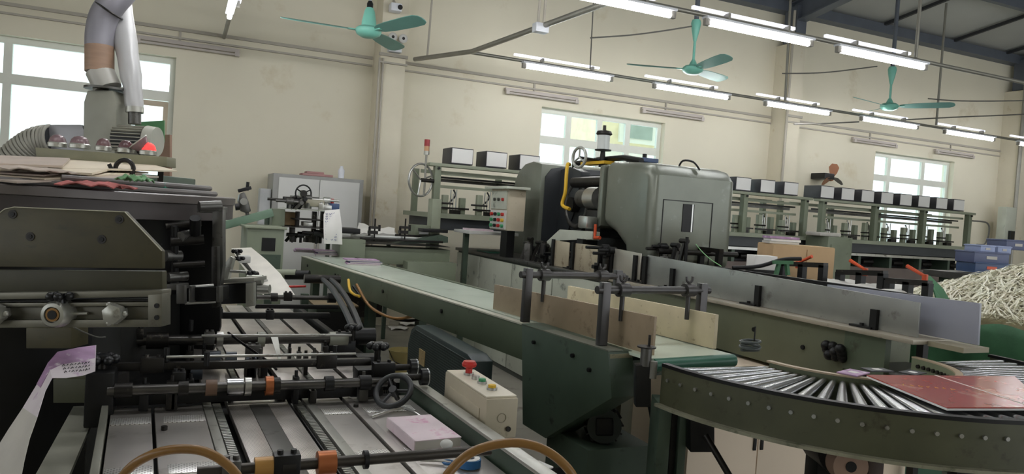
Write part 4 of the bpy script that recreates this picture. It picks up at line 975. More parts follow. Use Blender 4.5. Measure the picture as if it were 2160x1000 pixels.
q = cc - nn * .161 + ax * .02; B().obox((q.x, q.y, ztop - .12), (.004, .003, .2), ax).build('seam', mat('cardboard_dark', (150, 116, 78), .75), r)
q = cc - nn * .02 - ax * (wd * .27)
for k in range(3): tag(B().obox((q.x + .012 * (k % 2), q.y, ztop + .005 + .017 * k + .008), (.2, .15, .015), ax).build('paper_stack', (PAPERD, PAPER, PURPLE)[k]), 'ream of printed sheets on the brown carton, %s of three' % ('lowest', 'middle', 'topmost')[k], 'paper', 'sheets on the carton')
c = at(1605, 575, d=4.75)
r = T('white_paper_box', 'small white and black box of papers left of the brown carton', 'box', (c.x, c.y, zt))
B().obox((c.x, c.y, zt + .06), (.16, .13, .118), ax, bev=.003).build('black_tray', BLACK, r); B().obox((c.x, c.y, zt + .165), (.15, .12, .09), (ax + nn * .15), bev=.003).build('white_stack', PAPER, r)
rows = []
for i in range(8):
    rows.append([at(1745 + 24 * j, 589 + 1.7 * j + 2.5 * i, d=4.5 - .08 * i) + V((0, 0, .012 * math.sin(i * 1.3 + j * 1.1))) for j in range(8)])
tag(B().sheet(rows, .02).build('white_wrapping', FOLD), 'rumpled white wrapping lying on the packing table right of the carton', 'wrapping')
tag(B().tube([at(x, y, d=4.4) for x, y in ((1545, 565), (1600, 562), (1650, 548), (1690, 546))], .012, 8, smooth=5).build('black_hose', BLACK), 'black hose running to the clamp frame in front of the carton', 'hose')
r = T('green_clamp', 'light green sheet clamp straddling the fence in front of the carton', 'clamp', at(1660, 580, d=4.4))
B().bar(at(1636, 583, d=4.38), at(1643, 556, d=4.38), .02, .02).build('leg', TARP, r); B().bar(at(1662, 580, d=4.38), at(1659, 553, d=4.38), .02, .02).build('leg', TARP, r); B().bar(at(1630, 553, d=4.38), at(1672, 554, d=4.38), .03, .02).build('top_bar', TARP, r)
tag(B().tube([at(x, y, d=4.3) for x, y in ((1468, 515), (1480, 530), (1500, 548), (1522, 562))], .0025, 6, smooth=4).build('hanging_string', mat('pale_green_cord', (150, 210, 150), .5)), 'thin pale green cord hanging from the orange lever by the hood', 'string')
# heap of cream paper strips in a green tarp
HC = at(2172, 690, d=5.25); HC.z = .9
r = T('green_tarp', 'dark green tarpaulin bundled round the heap of paper strips', 'tarp', (HC.x, HC.y, 0))
b = B()
for ring in (0,):
    vs = []; n = 120
    prof = [(.98, 0), (.96, .4), (.98, .8), (1.0, .97), (.97, 1.03), (.92, .99)]
    rows = []
    for i in range(n + 1):
        a = 2 * math.pi * i / n; f = 1 + .05 * math.sin(a * 9) + .03 * math.sin(a * 17 + 1)
        rows.append([V((HC.x + math.cos(a) * R * f * .95, HC.y + math.sin(a) * R * f * .95, z + (.04 * math.sin(a * 5) + .025 * math.sin(a * 13) if z > .7 else 0))) for R, z in prof])
    b.sheet(rows, .006)
b.build('tarp_wrap', TARP, r)
rows = []
A0 = [(1942, 578), (1958, 583), (1985, 610), (2012, 652)]; A1 = [(1958, 592), (1966, 612), (1978, 640), (1990, 668)]
for i in range(4): rows.append([at(*A0[i], d=4.35).lerp(at(*A1[i], d=4.3), j / 4) + V((.015 * math.sin(j * 2 + i), 0, 0)) for j in range(5)])
B().sheet(rows, .006).build('tarp_corner', TARP, r)
b = B(); rr = random.Random(11)
core = B(); heap = B()
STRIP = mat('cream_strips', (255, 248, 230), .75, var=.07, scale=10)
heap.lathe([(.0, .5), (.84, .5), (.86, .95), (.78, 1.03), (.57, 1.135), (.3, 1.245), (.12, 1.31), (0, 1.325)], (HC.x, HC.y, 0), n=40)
mound = core.bm
def hz(x, y):
    d = math.hypot(x - HC.x, y - HC.y)
    return 1.36 - .4 * math.sqrt(d * d + .01) - max(0, d - .88) * 1.5
for i in range(3900):
    a = rr.uniform(0, 6.28); q = .88 * math.sqrt(rr.random()); x, y = HC.x + q * math.cos(a), HC.y + q * math.sin(a); h = rr.uniform(0, 6.28); pts = []
    L_ = rr.uniform(.14, .42); cv = rr.uniform(-6, 6); up = rr.uniform(.0, .03); n = 6; w_ = rr.uniform(.003, .007)
    lift = rr.uniform(0, .05)
    for k in range(n):
        dd = math.hypot(x - HC.x, y - HC.y)
        if dd > .88: x = HC.x + (x - HC.x) * .88 / dd; y = HC.y + (y - HC.y) * .88 / dd
        pts.append(V((x, y, hz(x, y) + .012 + lift * math.sin(math.pi * k / (n - 1)) + up))); x += math.cos(h) * L_ / n; y += math.sin(h) * L_ / n; h += cv * L_ / n
    rows = []
    for k in range(n):
        t = pts[min(k + 1, n - 1)] - pts[max(k - 1, 0)]; s_ = V((-t.y, t.x, rr.uniform(-.3, .3) * t.length)).normalized() * w_; rows.append([pts[k] - s_, pts[k] + s_])
    vs = [v for q_ in rows for v in q_]
    mvs = [mound.verts.new(v) for v in vs]
    for k in range(n - 1): mound.faces.new((mvs[2 * k], mvs[2 * k + 1], mvs[2 * k + 3], mvs[2 * k + 2]))
core.build('paper_strip_heap', STRIP, None, False); o = COL.objects[-1]
tag(o, 'big tangled heap of cream paper trimming strips at the right edge', 'paper strips', kind='stuff')
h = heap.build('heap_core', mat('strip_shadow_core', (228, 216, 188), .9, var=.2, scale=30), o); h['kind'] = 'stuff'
# blue crates behind the heap
r = T('crate_table', 'low platform behind the strip heap, carrying the blue crates', 'platform', (7.1, 4.5, 0))
ca = at(2052, 575, d=7.0); cb = at(2180, 575, d=6.8); cz = ca.z - .01
B().box(ca.x - .15, cb.x + .35, cb.y - .25, ca.y + .4, cz - .06, cz).build('deck', STEELD, r); B().box(ca.x - .05, cb.x + .25, cb.y - .1, ca.y + .3, 0, cz - .06).build('base', GRND, r)
def crate(px0, py0, px1, py1, d, dep, m, lb):
    a, c = at(px0, py1, d=d), at(px1, py0, d=d); ax = c - a; ax.z = 0; wd = ax.length; ax.normalize(); nn = V((-ax.y, ax.x, 0)); h = c.z - a.z
    q = (a + c) / 2 + nn * dep / 2; zb = max(cz, a.z) + .001
    r = T('plastic_crate', lb, 'crate', (q.x, q.y, zb), 'blue crates behind the heap')
    B().obox((q.x, q.y, zb + h / 2), (wd, dep, h - .004), ax, bev=.006).build('body', m, r)
    B().obox((q.x, q.y, zb + h - .012), (wd + .012, dep + .012, .012), ax, bev=.003).build('rim', m, r)
    p = q - nn * (dep / 2 + .002); B().obox((p.x, p.y, zb + h * .5), (wd * .3, .004, h * .25), ax).build('grip_label', PAPERD if m != BLUE else ORANGE, r)
CRB = mat('crate_blue', (84, 92, 124), .4, var=.08); CRP = mat('crate_pale_blue', (150, 162, 196), .4, var=.06)
crate(2056, 556, 2128, 576, 7.0, .3, BLUE, 'dark blue crate with an orange label, bottom of the stack behind the paper strips')
crate(2054, 534, 2130, 555, 7.0, .3, CRB, 'grey-blue crate on the dark blue one, left stack behind the paper strips')
crate(2068, 518, 2100, 533, 7.05, .25, CRP, 'pale blue crate on top of the left crate stack')
crate(2104, 520, 2134, 536, 7.15, .25, CRP, 'pale blue crate in the middle behind the paper strips, beside the left stack')
crate(2122, 508, 2175, 527, 7.3, .3, CRB, 'blue crate at the right edge, highest behind the paper strips')
# ================================================================ left: rotary binder with round carousel
DQ = CF.copy(); DQ.z = 0; DQ.normalize(); DR = V((DQ.y, -DQ.x, 0))
DC = DQ * 3.12 - DR * 2.08; DC.z = 0
def dp(px, py, d): return at(px, py, d=d)
r = T('rotary_binder', 'old rotary binding machine with a wide brown round carousel and an olive front plate', 'machine', DC)
B().lathe([(.80, 1.385), (.84, 1.39), (.84, 1.475), (.835, 1.487), (0, 1.487)], DC, n=80).build('carousel_drum', BROWND, r)
B().lathe([(.84, 1.452), (.848, 1.456), (.848, 1.484), (.84, 1.488)], DC, n=80).build('drum_lip', mat('lip_brown', (104, 98, 96), .4, .3, var=.12, scale=6), r)
B().lathe([(.62, 0), (.62, 1.385), (0, 1.385)], DC, n=48).build('core', BLACK, r)
def fpoly(pts, d, th, m, nm, bev=.002): return B().prism([dp(x, y, d) for x, y in pts], CF * th, bev).build(nm, m, r)
D0 = 2.1
plate_o = fpoly([(-70, 500), (10, 440), (30, 436), (263, 446), (342, 529), (342, 567), (-70, 562)], D0, .02, OLIVE, 'front_plate', .003)
fpoly([(-70, 569), (342, 572), (342, 613), (-70, 616)], D0 + .018, .03, mat('lower_olive', (64, 62, 44), .5, var=.2, scale=7), 'lower_plate')
B().tube([dp(x, y, D0 - .0005) for x, y in ((-70, 501), (10, 441), (30, 437), (263, 447), (341, 529))], .0016, 6).build('edge_highlight', mat('edge_highlight_paint', (190, 186, 166), .5), plate_o)  # pale tube paints a highlight along the plate's top edges
for px, py in ((27, 452), (64, 499), (215, 505), (252, 463)):
    c = dp(px, py, D0); B().cyl(c + CF * .004, c - CF * .002, .0125, n=16).build('bolt_washer', IRON, plate_o); B().cyl(c, c - CF * .004, .007, n=6).build('socket', BLACK, plate_o)
# slotted aluminium rail
RA = mat('rail_aluminium', (120, 118, 107), .4, .6, var=.15, scale=8, wear_or_sheen=(96, 92, 82), wear_or_sheen_amt=.35)
fpoly([(-70, 619), (341, 612), (341, 626), (-70, 633)], D0 - .03, .06, RA, 'rail_top_lip'); fpoly([(-70, 634), (320, 630), (320, 646), (-70, 648)], D0 + .012, .02, mat('slot_back', (44, 42, 36), .5), 'rail_slot')
fpoly([(-70, 640), (338, 637), (338, 646), (-70, 648)], D0 - .025, .05, RA, 'rail_upper_edge'); fpoly([(-70, 648), (330, 646), (330, 678), (-70, 680)], D0 - .005, .03, mat('rail_face', (104, 102, 92), .4, .5, var=.15, scale=7), 'rail_face'); fpoly([(-70, 676), (338, 674), (338, 690), (-70, 692)], D0 - .025, .05, RA, 'rail_lower_edge')
eb = fpoly([(312, 622), (341, 620), (341, 689), (312, 690)], D0 - .032, .055, RA, 'rail_end_block')
for px, py in ((331, 645), (331, 670)):
    c = dp(px, py, D0 - .032); B().cyl(c + CF * .004, c - CF * .003, .007, n=12).build('bolt', BLACK, eb)
def knob(px, py, rp, kind):
    c = dp(px, py, D0 - .03)
    k = rp / FPX * D0
    if kind == 'boss':
        o = B().lathe([(k * 1.0, -.03), (k * 1.0, .02), (k * .85, .03), (k * .6, .032), (k * .55, .02), (0, .02)], c, -CF, 32).build('clamp_boss', ALU, r)
        B().cyl(c - CF * .018, c - CF * .03, k * .5, n=24).build('brass_bush', mat('brass_bush', (140, 104, 58), .4, .5), o); B().cyl(c - CF * .029, c - CF * .032, k * .34, n=20).build('bore', BLACK, o)
        B().cyl(c + CR * .0 + CF * .01, c + CR * .075 + CF * .01, .008, .004).build('lever', ALU, o)
    else:
        o = B().lathe([(k * .7, -.03), (k * .75, .0), (k * 1.05, .005), (k * 1.0, .03), (k * .5, .036), (0, .036)], c, -CF, 6).build('hex_knob', ALU, r)
        for a in (0, 120, 240): B().ball(c - CF * .015 + (CR * math.cos(rad(a)) + CU * math.sin(rad(a))) * k * 1.05, k * .28, n=12).build('lobe', ALU, o)
knob(124, 662, 28, 'boss'); knob(247, 661, 21, 'hex'); knob(-4, 661, 23, 'hex')
c = dp(128, 628, D0 - .04)
st = B().cyl(c - CU * .02, c + CU * .012, .012).build('star_knob', BLKP, r)
for i in range(5): B().ball(c + CU * .004 + (CR * math.cos(i * 1.257) + CF * math.sin(i * 1.257)) * .024, .013, n=10).build('lobe', BLKP, st)
# dark machine body below the plate; machinery and a shade sheet at its right
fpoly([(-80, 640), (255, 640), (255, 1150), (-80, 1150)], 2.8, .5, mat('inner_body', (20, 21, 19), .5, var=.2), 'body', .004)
fpoly([(55, 692), (150, 692), (150, 735), (55, 735)], 2.45, .1, OLIVE, 'body_bracket'); fpoly([(112, 800), (193, 800), (193, 850), (112, 850)], 2.4, .15, mat('dark_olive', (66, 68, 48), .5, var=.2), 'body_block'); fpoly([(192, 795), (240, 795), (240, 870), (210, 870), (192, 830)], 2.42, .1, IRON, 'bearing_bracket')
fpoly([(240, 470), (464, 465), (464, 690), (430, 800), (240, 800)], 3.32, .02, BLACK, 'void_shade_sheet')  # black sheet put in for the shade of the void under the drum
fpoly([(448, 448), (470, 442), (470, 560), (460, 646), (446, 646)], 2.85, .03, STEELD, 'upright_plate'); fpoly([(446, 520), (458, 520), (458, 648), (446, 648)], 2.8, .03, IRON, 'upright_edge')
fpoly([(415, 432), (470, 436), (470, 450), (415, 448)], 2.88, .05, STEELD, 'upright_cap')
for x0, y0, x1, y1, rr_, m in ((420, 436, 466, 434, .02, STEELD), (350, 478, 425, 470, .012, IRON), (360, 510, 430, 505, .018, IRON), (348, 540, 380, 540, .022, STEELD), (365, 560, 432, 556, .012, IRON), (355, 585, 395, 582, .018, STEELD), (380, 500, 400, 495, .02, STEELD), (400, 606, 450, 602, .007, STEEL), (390, 640, 455, 636, .006, STEEL), (368, 476, 368, 600, .014, BLACK), (412, 460, 412, 500, .02, BLACK)):
    B().cyl(dp(x0, y0, 2.75), dp(x1, y1, 2.8), rr_, n=14).build('spindle', m, r)
fpoly([(347, 600), (372, 600), (372, 612), (347, 612)], 2.6, .1, STEELD, 'shelf_plate'); fpoly([(372, 602), (389, 602), (389, 641), (372, 641)], 2.6, .02, STEELD, 'hanging_block'); fpoly([(400, 606), (462, 606), (462, 634), (400, 634)], 2.75, .1, BLACK, 'slide_block')
for x0, x1 in ((398, 404), (456, 462)): fpoly([(x0, 604), (x1, 604), (x1, 638), (x0, 638)], 2.72, .04, STEELD, 'slide_rib')
fpoly([(463, 590), (536, 586), (536, 594), (463, 598)], 2.9, .15, ALU, 'table_plate'); fpoly([(466, 600), (520, 598), (520, 640), (466, 642)], 2.95, .12, BLACK, 'gear_block'); fpoly([(518, 598), (535, 596), (535, 646), (518, 648)], 2.9, .03, ALU, 'end_plate')
fpoly([(470, 560), (486, 540), (492, 545), (480, 590), (470, 592)], 2.95, .03, ALU, 'slanted_guide'); B().cyl(dp(486, 572, 2.95), dp(520, 574, 2.95), .006).build('spindle', STEEL, r)
for i, (px, py) in enumerate(((505, 545), (528, 575), (500, 530))):
    c = dp(px, py, 3.2); s = B().cyl(c - CU * .012, c + CU * .008, .008).build('star_knob', BLKP, r)
    for k in range(4): B().ball(c + (CR * math.cos(k * 1.57) + CF * math.sin(k * 1.57)) * .016, .009, n=8).build('lobe', BLKP, s)
for px, py in ((560, 610), (545, 590)):
    c = dp(px, py, 3.4); B().cyl(c - CR * .05, c + CR * .02, .022, n=14).build('roller', ALU, r)
# rods lying on the drum rim and flat boards on top
def lay(px, py, Z): return at(px, py, Z=Z)
TOPZ = 1.4885
def onring(a, R, z): return DC + (DR * math.cos(rad(a)) + DQ * math.sin(rad(a))) * R + V((0, 0, z))
for k, (R, a0, a1, h) in enumerate(((.80, -72, 4, .011), (.77, -66, 0, .012), (.785, -48, 2, .033))):
    tag(B().tube([onring(a0 + (a1 - a0) * i / 8, R, TOPZ + h) for i in range(9)], .0105, 8, smooth=2).build('grey_hose', mat('hose_grey', (112, 108, 106), .5)), 'grey hose curving along the carousel edge, %s' % ('outermost', 'innermost', 'lying on top of the other two')[k], 'hose', 'hoses on the carousel')
tag(B().obox(tuple((DC + DQ * .2 + DR * .1).xy) + (TOPZ + .022,), (.8, .3, .042), DR).build('wooden_batten', CARD), 'wooden batten under the rear of the flat cardboard pile', 'batten')
rr = random.Random(5); zz = TOPZ + .001
TU = (V((0, 0, 1)) - DQ * .1).normalized()
def tilt(a): return a - TU * a.dot(TU)
CB1 = mat('pale_cardboard', (222, 210, 188), .8, var=.08, scale=6); CB2 = mat('dusty_board', (184, 170, 158), .8, var=.1, scale=6)
for k in range(7):
    c = DC + DR * (.0 + rr.uniform(-.14, .14)) + DQ * (-.22 + rr.uniform(-.1, .1)); h = rr.uniform(.004, .009)
    tag(B().obox((c.x, c.y, zz + .036 + h / 2), (rr.uniform(.8, .95), rr.uniform(.5, .66), h), tilt(DR * math.cos(k * .2 - .5) + DQ * math.sin(k * .2 - .5)), TU).build('flat_board', (CB1, CB2)[k % 2]), 'thin pale cardboard sheet on the carousel, %s' % ('lowest', 'second from the bottom', 'third from the bottom', 'middle of the pile', 'third from the top', 'second from the top', 'topmost')[k], 'cardboard', 'boards on the carousel'); zz += h + .0008
def rag(px, py, sx, sy, m, nm, lb, cat, dz=0.0, seed=1, h=.03):
    rr = random.Random(seed); rows = []; c = DC.copy(); v = CF + CR * ((px - 1080) / FPX); base = None
    for d in (2.55,): base = dp(px, py, d)
    base.z = TOPZ + .004 + dz
    for i in range(9):
        rows.append([base + DR * (sx * (i / 8 - .5)) + DQ * (sy * (j / 8 - .5)) + V((0, 0, max(.0, h * (.6 + .5 * math.sin(i * 1.7 + seed) * math.cos(j * 1.9)) * (1 - ((i / 4 - 1) ** 4 + (j / 4 - 1) ** 4) * .4) + rr.uniform(0, .006)))) for j in range(9)])
    return tag(B().sheet(rows, .004).build(nm, m), lb, cat)
rag(205, 392, .2, .16, mat('red_rag', (186, 108, 104), .85, var=.2, scale=18), 'rag', 'reddish rag on the carousel, in front of the board pile', 'rag', .002, 3, .02)
rag(60, 385, .24, .2, CB2, 'paper_scrap', 'crumpled dusty paper at the left of the carousel', 'paper', .04, 5, .02)
rag(285, 380, .09, .1, mat('green_rag', (112, 156, 112), .85, var=.2, scale=18), 'rag', 'small green rag at the right of the board pile', 'rag', .03, 7, .025)
c = at(342, 380, d=2.9); tag(B().obox((c.x, c.y, TOPZ + .03), (.09, .14, .02), DR, bev=.003).obox((c.x, c.y, TOPZ + .011), (.08, .12, .02), DR).build('teal_case', mat('teal_case', (64, 146, 124), .45)), 'flat teal case lying right of the boards on the carousel', 'case')
tag(B().obox(tuple(dp(160, 366, 3.3).xy) + (zz + .018,), (.36, .2, .03), DR * .98 + DQ * .2, bev=.004).build('blue_tray', mat('royal_blue', (44, 74, 140), .4)), 'long blue tray behind the boards, under the shelf of dome lamps', 'tray')
o = tag(B().obox(tuple(dp(122, 350, 3.45).xy) + (1.575,), (.11, .12, .055), DR, bev=.004).build('ribbed_box', PAPERD), 'small white ribbed box under the left end of the dome lamp shelf', 'box')
b = B(); c = dp(122, 350, 3.45)
for i in range(7): q = c - DQ * .062 + DR * (.014 * (i - 3)); b.obox((q.x, q.y, 1.575), (.006, .004, .05), DR)
b.build('ribs', IRON, o)
tag(B().obox(tuple(dp(158, 354, 3.3).xy) + (1.578,), (.12, .1, .012), DR * .9 + DQ * .4).build('orange_leaflet', mat('orange_print', (190, 120, 80), .6, var=.25, scale=20)), 'orange printed leaflet on the blue tray', 'leaflet')
tag(B().obox(tuple(dp(178, 350, 3.35).xy) + (1.594,), (.1, .12, .014), DR * .9 - DQ * .4).build('lilac_leaflet', mat('lilac_print', (190, 180, 206), .6, var=.2, scale=20)), 'lilac printed leaflet leaning on the orange one', 'leaflet')
c = dp(262, 366, 2.95); c.z = TOPZ + .002
r2 = T('toggle_clamp', 'black ring clamp standing on the carousel under the dome lamps', 'clamp', c)
B().lathe([(.035, 0), (.035, .03), (.028, .05), (0, .05)], c).build('base', IRON, r2); B().torus(c + V((0, 0, .085)), CF, .036, .009).build('ring', IRON, r2); B().cyl(c + V((-.03, 0, .05)), c + V((-.055, 0, .1)), .008).build('handle', BLACK, r2); B().tube([c + DR * .06, c + DR * .085 + V((0, 0, .03)), c + DR * .05 + V((0, 0, .055)), c + DR * .03 + V((0, 0, .03))], .009, 8, smooth=5).build('hook', IRON, r2)
# shelf with dome lamps
SD = 3.3
p0, p1 = dp(74, 312, SD), dp(352, 332, SD)
r = T('lamp_shelf', 'olive metal shelf bar carrying a row of dome lamps', 'shelf', (p0 + p1) / 2 - V((0, 0, .05)))
B().prism([dp(74, 311, SD), dp(352, 331, SD), dp(352, 352, SD), dp(76, 330, SD)], DQ * .09, .003).build('bar', mat('shelf_olive', (124, 122, 98), .5, var=.15, scale=8), r)
for px, py in ((90, 325), (340, 345)):
    c = dp(px, py, SD + .04); B().box(c.x - .012, c.x + .012, c.y - .012, c.y + .012, TOPZ, c.z).build('bracket', IRON, r)
def dome(px, py, k, m, lb, ring=ALU):
    c = dp(px, py, SD + .045); f = k / FPX * SD
    r = T('dome_lamp', lb, 'lamp', c, 'dome lamps on the shelf')
    B().lathe([(f * 1.08, -.004), (f * 1.1, .012), (f * .95, .018), (0, .018)], c).build('base_ring', ring, r)
    B().lathe([(f * .98, .014), (f * .96, .022), (f * .84, .036), (f * .6, .046), (f * .3, .051), (0, .052)], c, n=26).build('dome', m, r)
DOM = mat('smoky_dome', (126, 104, 108), .22, var=.08)
dome(121, 308, 17, DOM, 'grey-purple dome lamp at the left end of the shelf'); dome(168, 311, 19, DOM, 'second dome lamp from the left on the shelf, the largest'); dome(218, 316, 15, mat('dark_dome', (116, 90, 92), .22), 'third dome lamp from the left on the shelf')
dome(265, 320, 15, mat('darker_dome', (104, 80, 84), .2), 'dark dome lamp left of the glowing red one'); dome(312, 325, 16, emit('red_glow_dome', (250, 46, 44), 1.3), 'glowing red dome lamp at the right end of the shelf')
c = dp(292, 300, SD + .03); ax = (-CR * .55 + CU * .75 - CF * .35).normalized()
r = T('open_dome', 'open dome cup tilted up behind the glowing red lamp', 'lamp cover', c - V((0, 0, .04)))
B().lathe([(.016, -.045), (.03, -.03), (.044, 0), (.046, .006), (.042, .004), (.028, -.026), (.014, -.038)], c, ax).build('cup', DOM, r); B().torus(c + ax * .004, ax, .044, .003).build('rim', ALU, r); B().cyl(c - ax * .04, V((c.x, c.y, dp(300, 325, SD + .03).z)), .01).build('stalk', IRON, r)
# ================================================================ dust extractor behind the carousel
ED = 4.15
ec = dp(215, 360, ED)
r = T('dust_extractor', 'grey dust extractor with finned motor and two ventilation pipes, before the left window', 'extractor', (ec.x, ec.y, 0))
zb = dp(215, 362, ED).z
q = ec.copy(); q.z = zb / 2; B().obox(q + DQ * .15 - V((0, 0, 0)), (.75, .42, zb), DR, bev=.01).build('cabinet', GRND, r)
B().prism([dp(x, y, ED) for x, y in ((176, 215), (184, 190), (238, 190), (246, 215), (241, 365), (174, 365))], DQ * .17, .01).build('fan_tower', DUCTB, r)
c = dp(211, 186, ED) + DQ * .08; B().cyl(c, c + V((0, 0, .012)), .122, n=32).build('flange', STEELD, r)
k = 28 / FPX * ED
def up(px, py): return dp(px, py, ED + .08)
B().cyl(c + V((0, 0, .01)), up(210, 150), k, n=28).build('clear_sleeve', mat('sleeve_grey', (178, 176, 168), .35), r); B().cyl(up(210, 152), up(210, 97), k * 1.02, n=28).build('tape_wrap', mat('brown_tape', (160, 130, 108), .5, var=.15, scale=6, stretch=(1, 1, 6)), r)
B().tube([up(210, 98), up(211, 70), up(219, 35), up(238, 5), at(262, -22, d=ED + .12), at(275, -50, d=ED + .2)], k * 1.03, 24, smooth=4).build('upper_elbow', mat('elbow_grey', (142, 140, 148), .4, .2, var=.1), r)
B().torus(up(230, 22), (up(240, 5) - up(219, 35)), k * 1.05, .006, 28, 6).build('elbow_seam', IRON, r)
B().tube([dp(246, -25, ED + .25), dp(257, 40, ED + .2), dp(270, 120, ED + .12), dp(279, 180, ED + .08), dp(284, 232, ED + .06)], [.068, .064, .058, .05, .044], 20, smooth=3).build('white_pipe', mat('pale_pipe', (190, 190, 190), .35, .1, var=.06), r)
B().cyl(dp(284, 226, ED + .06), dp(284, 238, ED + .06), .047, n=20).build('pipe_collar', ALU, r); B().cyl(dp(284, 236, ED + .06), dp(284, 262, ED + .06), .034, n=20).build('stub', STEELD, r)
m0, m1 = dp(246, 294, ED + .05), dp(312, 298, ED + .05)
B().cyl(m0, m1, .072, n=28).build('motor_body', GROOVE, r)
b = B()
for i in range(26):
    a = 2 * math.pi * i / 26; d = (m1 - m0).normalized(); u_ = CU * math.cos(a) + d.cross(CU) * math.sin(a); b.obox((m0 + m1) / 2 + u_ * .078, ((m1 - m0).length * .96, .005, .014), d, u_)
b.build('motor_fins', mat('fin_grey', (150, 148, 136), .5), r)
B().cyl(m1, m1 + (m1 - m0).normalized() * .055, .088, .082, n=28).build('motor_end_bell', mat('bell_grey', (176, 176, 164), .4), r)
h0, h1 = dp(102, 290, ED + .02), dp(176, 292, ED + .06)
B().prism([dp(x, y, ED) for x, y in ((100, 262), (172, 262), (178, 275), (178, 330), (108, 330), (96, 300))], DQ * .17, .02).build('inlet_housing', GALV, r)
pts = spline([dp(x, y, ED + .02) for x, y in ((110, 295), (80, 300), (50, 318), (22, 345), (8, 380), (0, 420))], 14)
B().tube(pts, .08, 20).build('corrugated_hose', GROOVE, r)
n = len(pts)
for i in range(1, n - 1, 3):
    t = (pts[i + 1] - pts[i - 1]).normalized(); B().torus(pts[i], t, .079, .0105, 24, 8).build('hose_ridge', mat('corrugated_grey', (156, 154, 144), .5, .2), r)
o = B().prism([dp(x, y, ED + .4) for x, y in ((285, 258), (346, 254), (346, 300), (285, 300))], DQ * .01).build('green_cover', mat('cover_green', (84, 136, 92), .6)); tag(o, 'green cover sheet behind the extractor motor', 'cover')
o = B().prism([dp(x, y, ED + .5) for x, y in ((334, 285), (358, 284), (358, 420), (334, 420))], DQ * .03).build('pink_board', PINKB); tag(o, 'narrow pinkish-brown board standing right of the extractor, at the window edge', 'board')
# ================================================================ foreground delivery table with perforated deck
DZ = .8
r = T('delivery_table', 'steel delivery table with perforated deck strips and cross shafts in the left foreground', 'conveyor', (.3, 2.9, 0))
Y0, Y1 = 1.25, 5.0
def strip(x0, x1, y0, y1, m, nm, z0=DZ - .02, z1=DZ): return B().box(x0, x1, y0, y1, z0, z1, .0015).build(nm, m, r)
strip(-.165, -.052, Y0, 2.62, DECK, 'deck_plate'); strip(-.042, .10, Y0, 2.62, DECK, 'deck_plate'); strip(.102, .128, Y0, 2.64, ALU, 'deck_bar', DZ - .02, DZ + .004)
strip(.178, .245, Y0, 2.66, PERF, 'perforated_strip'); strip(.2455, .305, Y0, 2.6, STEELD, 'centre_strip', DZ - .02, DZ + .001); strip(.3055, .372, Y0, 2.66, PERF, 'perforated_strip')
strip(.178, .372, 2.6, 2.7, DECK, 'deck_head', DZ - .02, DZ + .002)
strip(.425, .455, Y0, 2.64, ALU, 'deck_bar', DZ - .02, DZ + .004); strip(.457, .555, Y0, 2.64, DECK, 'deck_plate'); strip(.567, .595, Y0, 2.64, DECK, 'deck_bar', DZ - .02, DZ + .003); strip(.597, .80, Y0, 2.64, DECK, 'deck_plate')
for y in (2.43, 1.98, 1.55):
    for x0, x1 in ((-.163, -.054), (-.02, .098), (.46, .553), (.6, .77)): strip(x0, x1, y, y + .07, PERFD, 'bright_slot', DZ, DZ + .0025)
for x in (.132, .392):
    b = B(); y = Y0
    while y < 2.62: b.box(x, x + .024, y, y + .009, DZ - .012, DZ + .002); y += .0155
    b.build('transport_chain', STEEL, r); strip(x - .004, x + .028, Y0, 2.64, BLACK, 'chain_channel', DZ - .04, DZ - .013)
# rear deck
for k, (x0, x1) in enumerate(((.12, .225), (.26, .375), (.40, .50), (.53, .64), (.66, .77))): strip(x0, x1, 2.75, Y1, PERF, 'perforated_strip')
for x in (.232, .506):
    b = B(); y = 2.72
    while y < Y1 - .1: b.box(x, x + .02, y, y + .010, DZ - .012, DZ + .002); y += .022
    b.build('transport_chain', STEEL, r)
strip(-.2, .8, Y0, Y1, BLACK, 'under_frame', DZ - .12, DZ - .042)
B().box(-.19, -.172, Y0, 2.62, .55, DZ + .03, .002).build('left_side_bar', mat('side_bar_light', (150, 150, 138), .4, .4, var=.1), r)
B().box(.812, .84, Y0, 2.75, .45, DZ + .05, .002).build('right_side_plate', GRND, r); B().box(.805, .848, Y0, 2.75, DZ + .05, DZ + .06, .002).build('right_rim', ALU, r)
B().box(.80, .83, 2.75, 4.9, .5, DZ + .02).build('right_rear_plate', BLACK, r)
for x, y in ((-.18, 1.4), (.74, 1.4), (-.1, 2.6), (.74, 4.7), (.14, 4.7)): B().box(x, x + .06, y, y + .06, 0, DZ - .12).build('leg', GRND, r)
for x, y in ((-.02, 2.36), (.03, 1.92), (.58, 2.5), (.58, 1.95), (-.02, 1.6), (.19, 2.63), (.36, 2.63)): B().cyl((x, y, DZ), (x, y, DZ + .012), .009, n=8).build('bolt_head', IRON, r)
bpy.context.view_layer.update()
for o in kids(r):                      # the deck runs slightly askew to the shafts
    for v in o.data.vertices: v.co.x += -.045 * (v.co.y + ORG[r.name].y - 2.5)
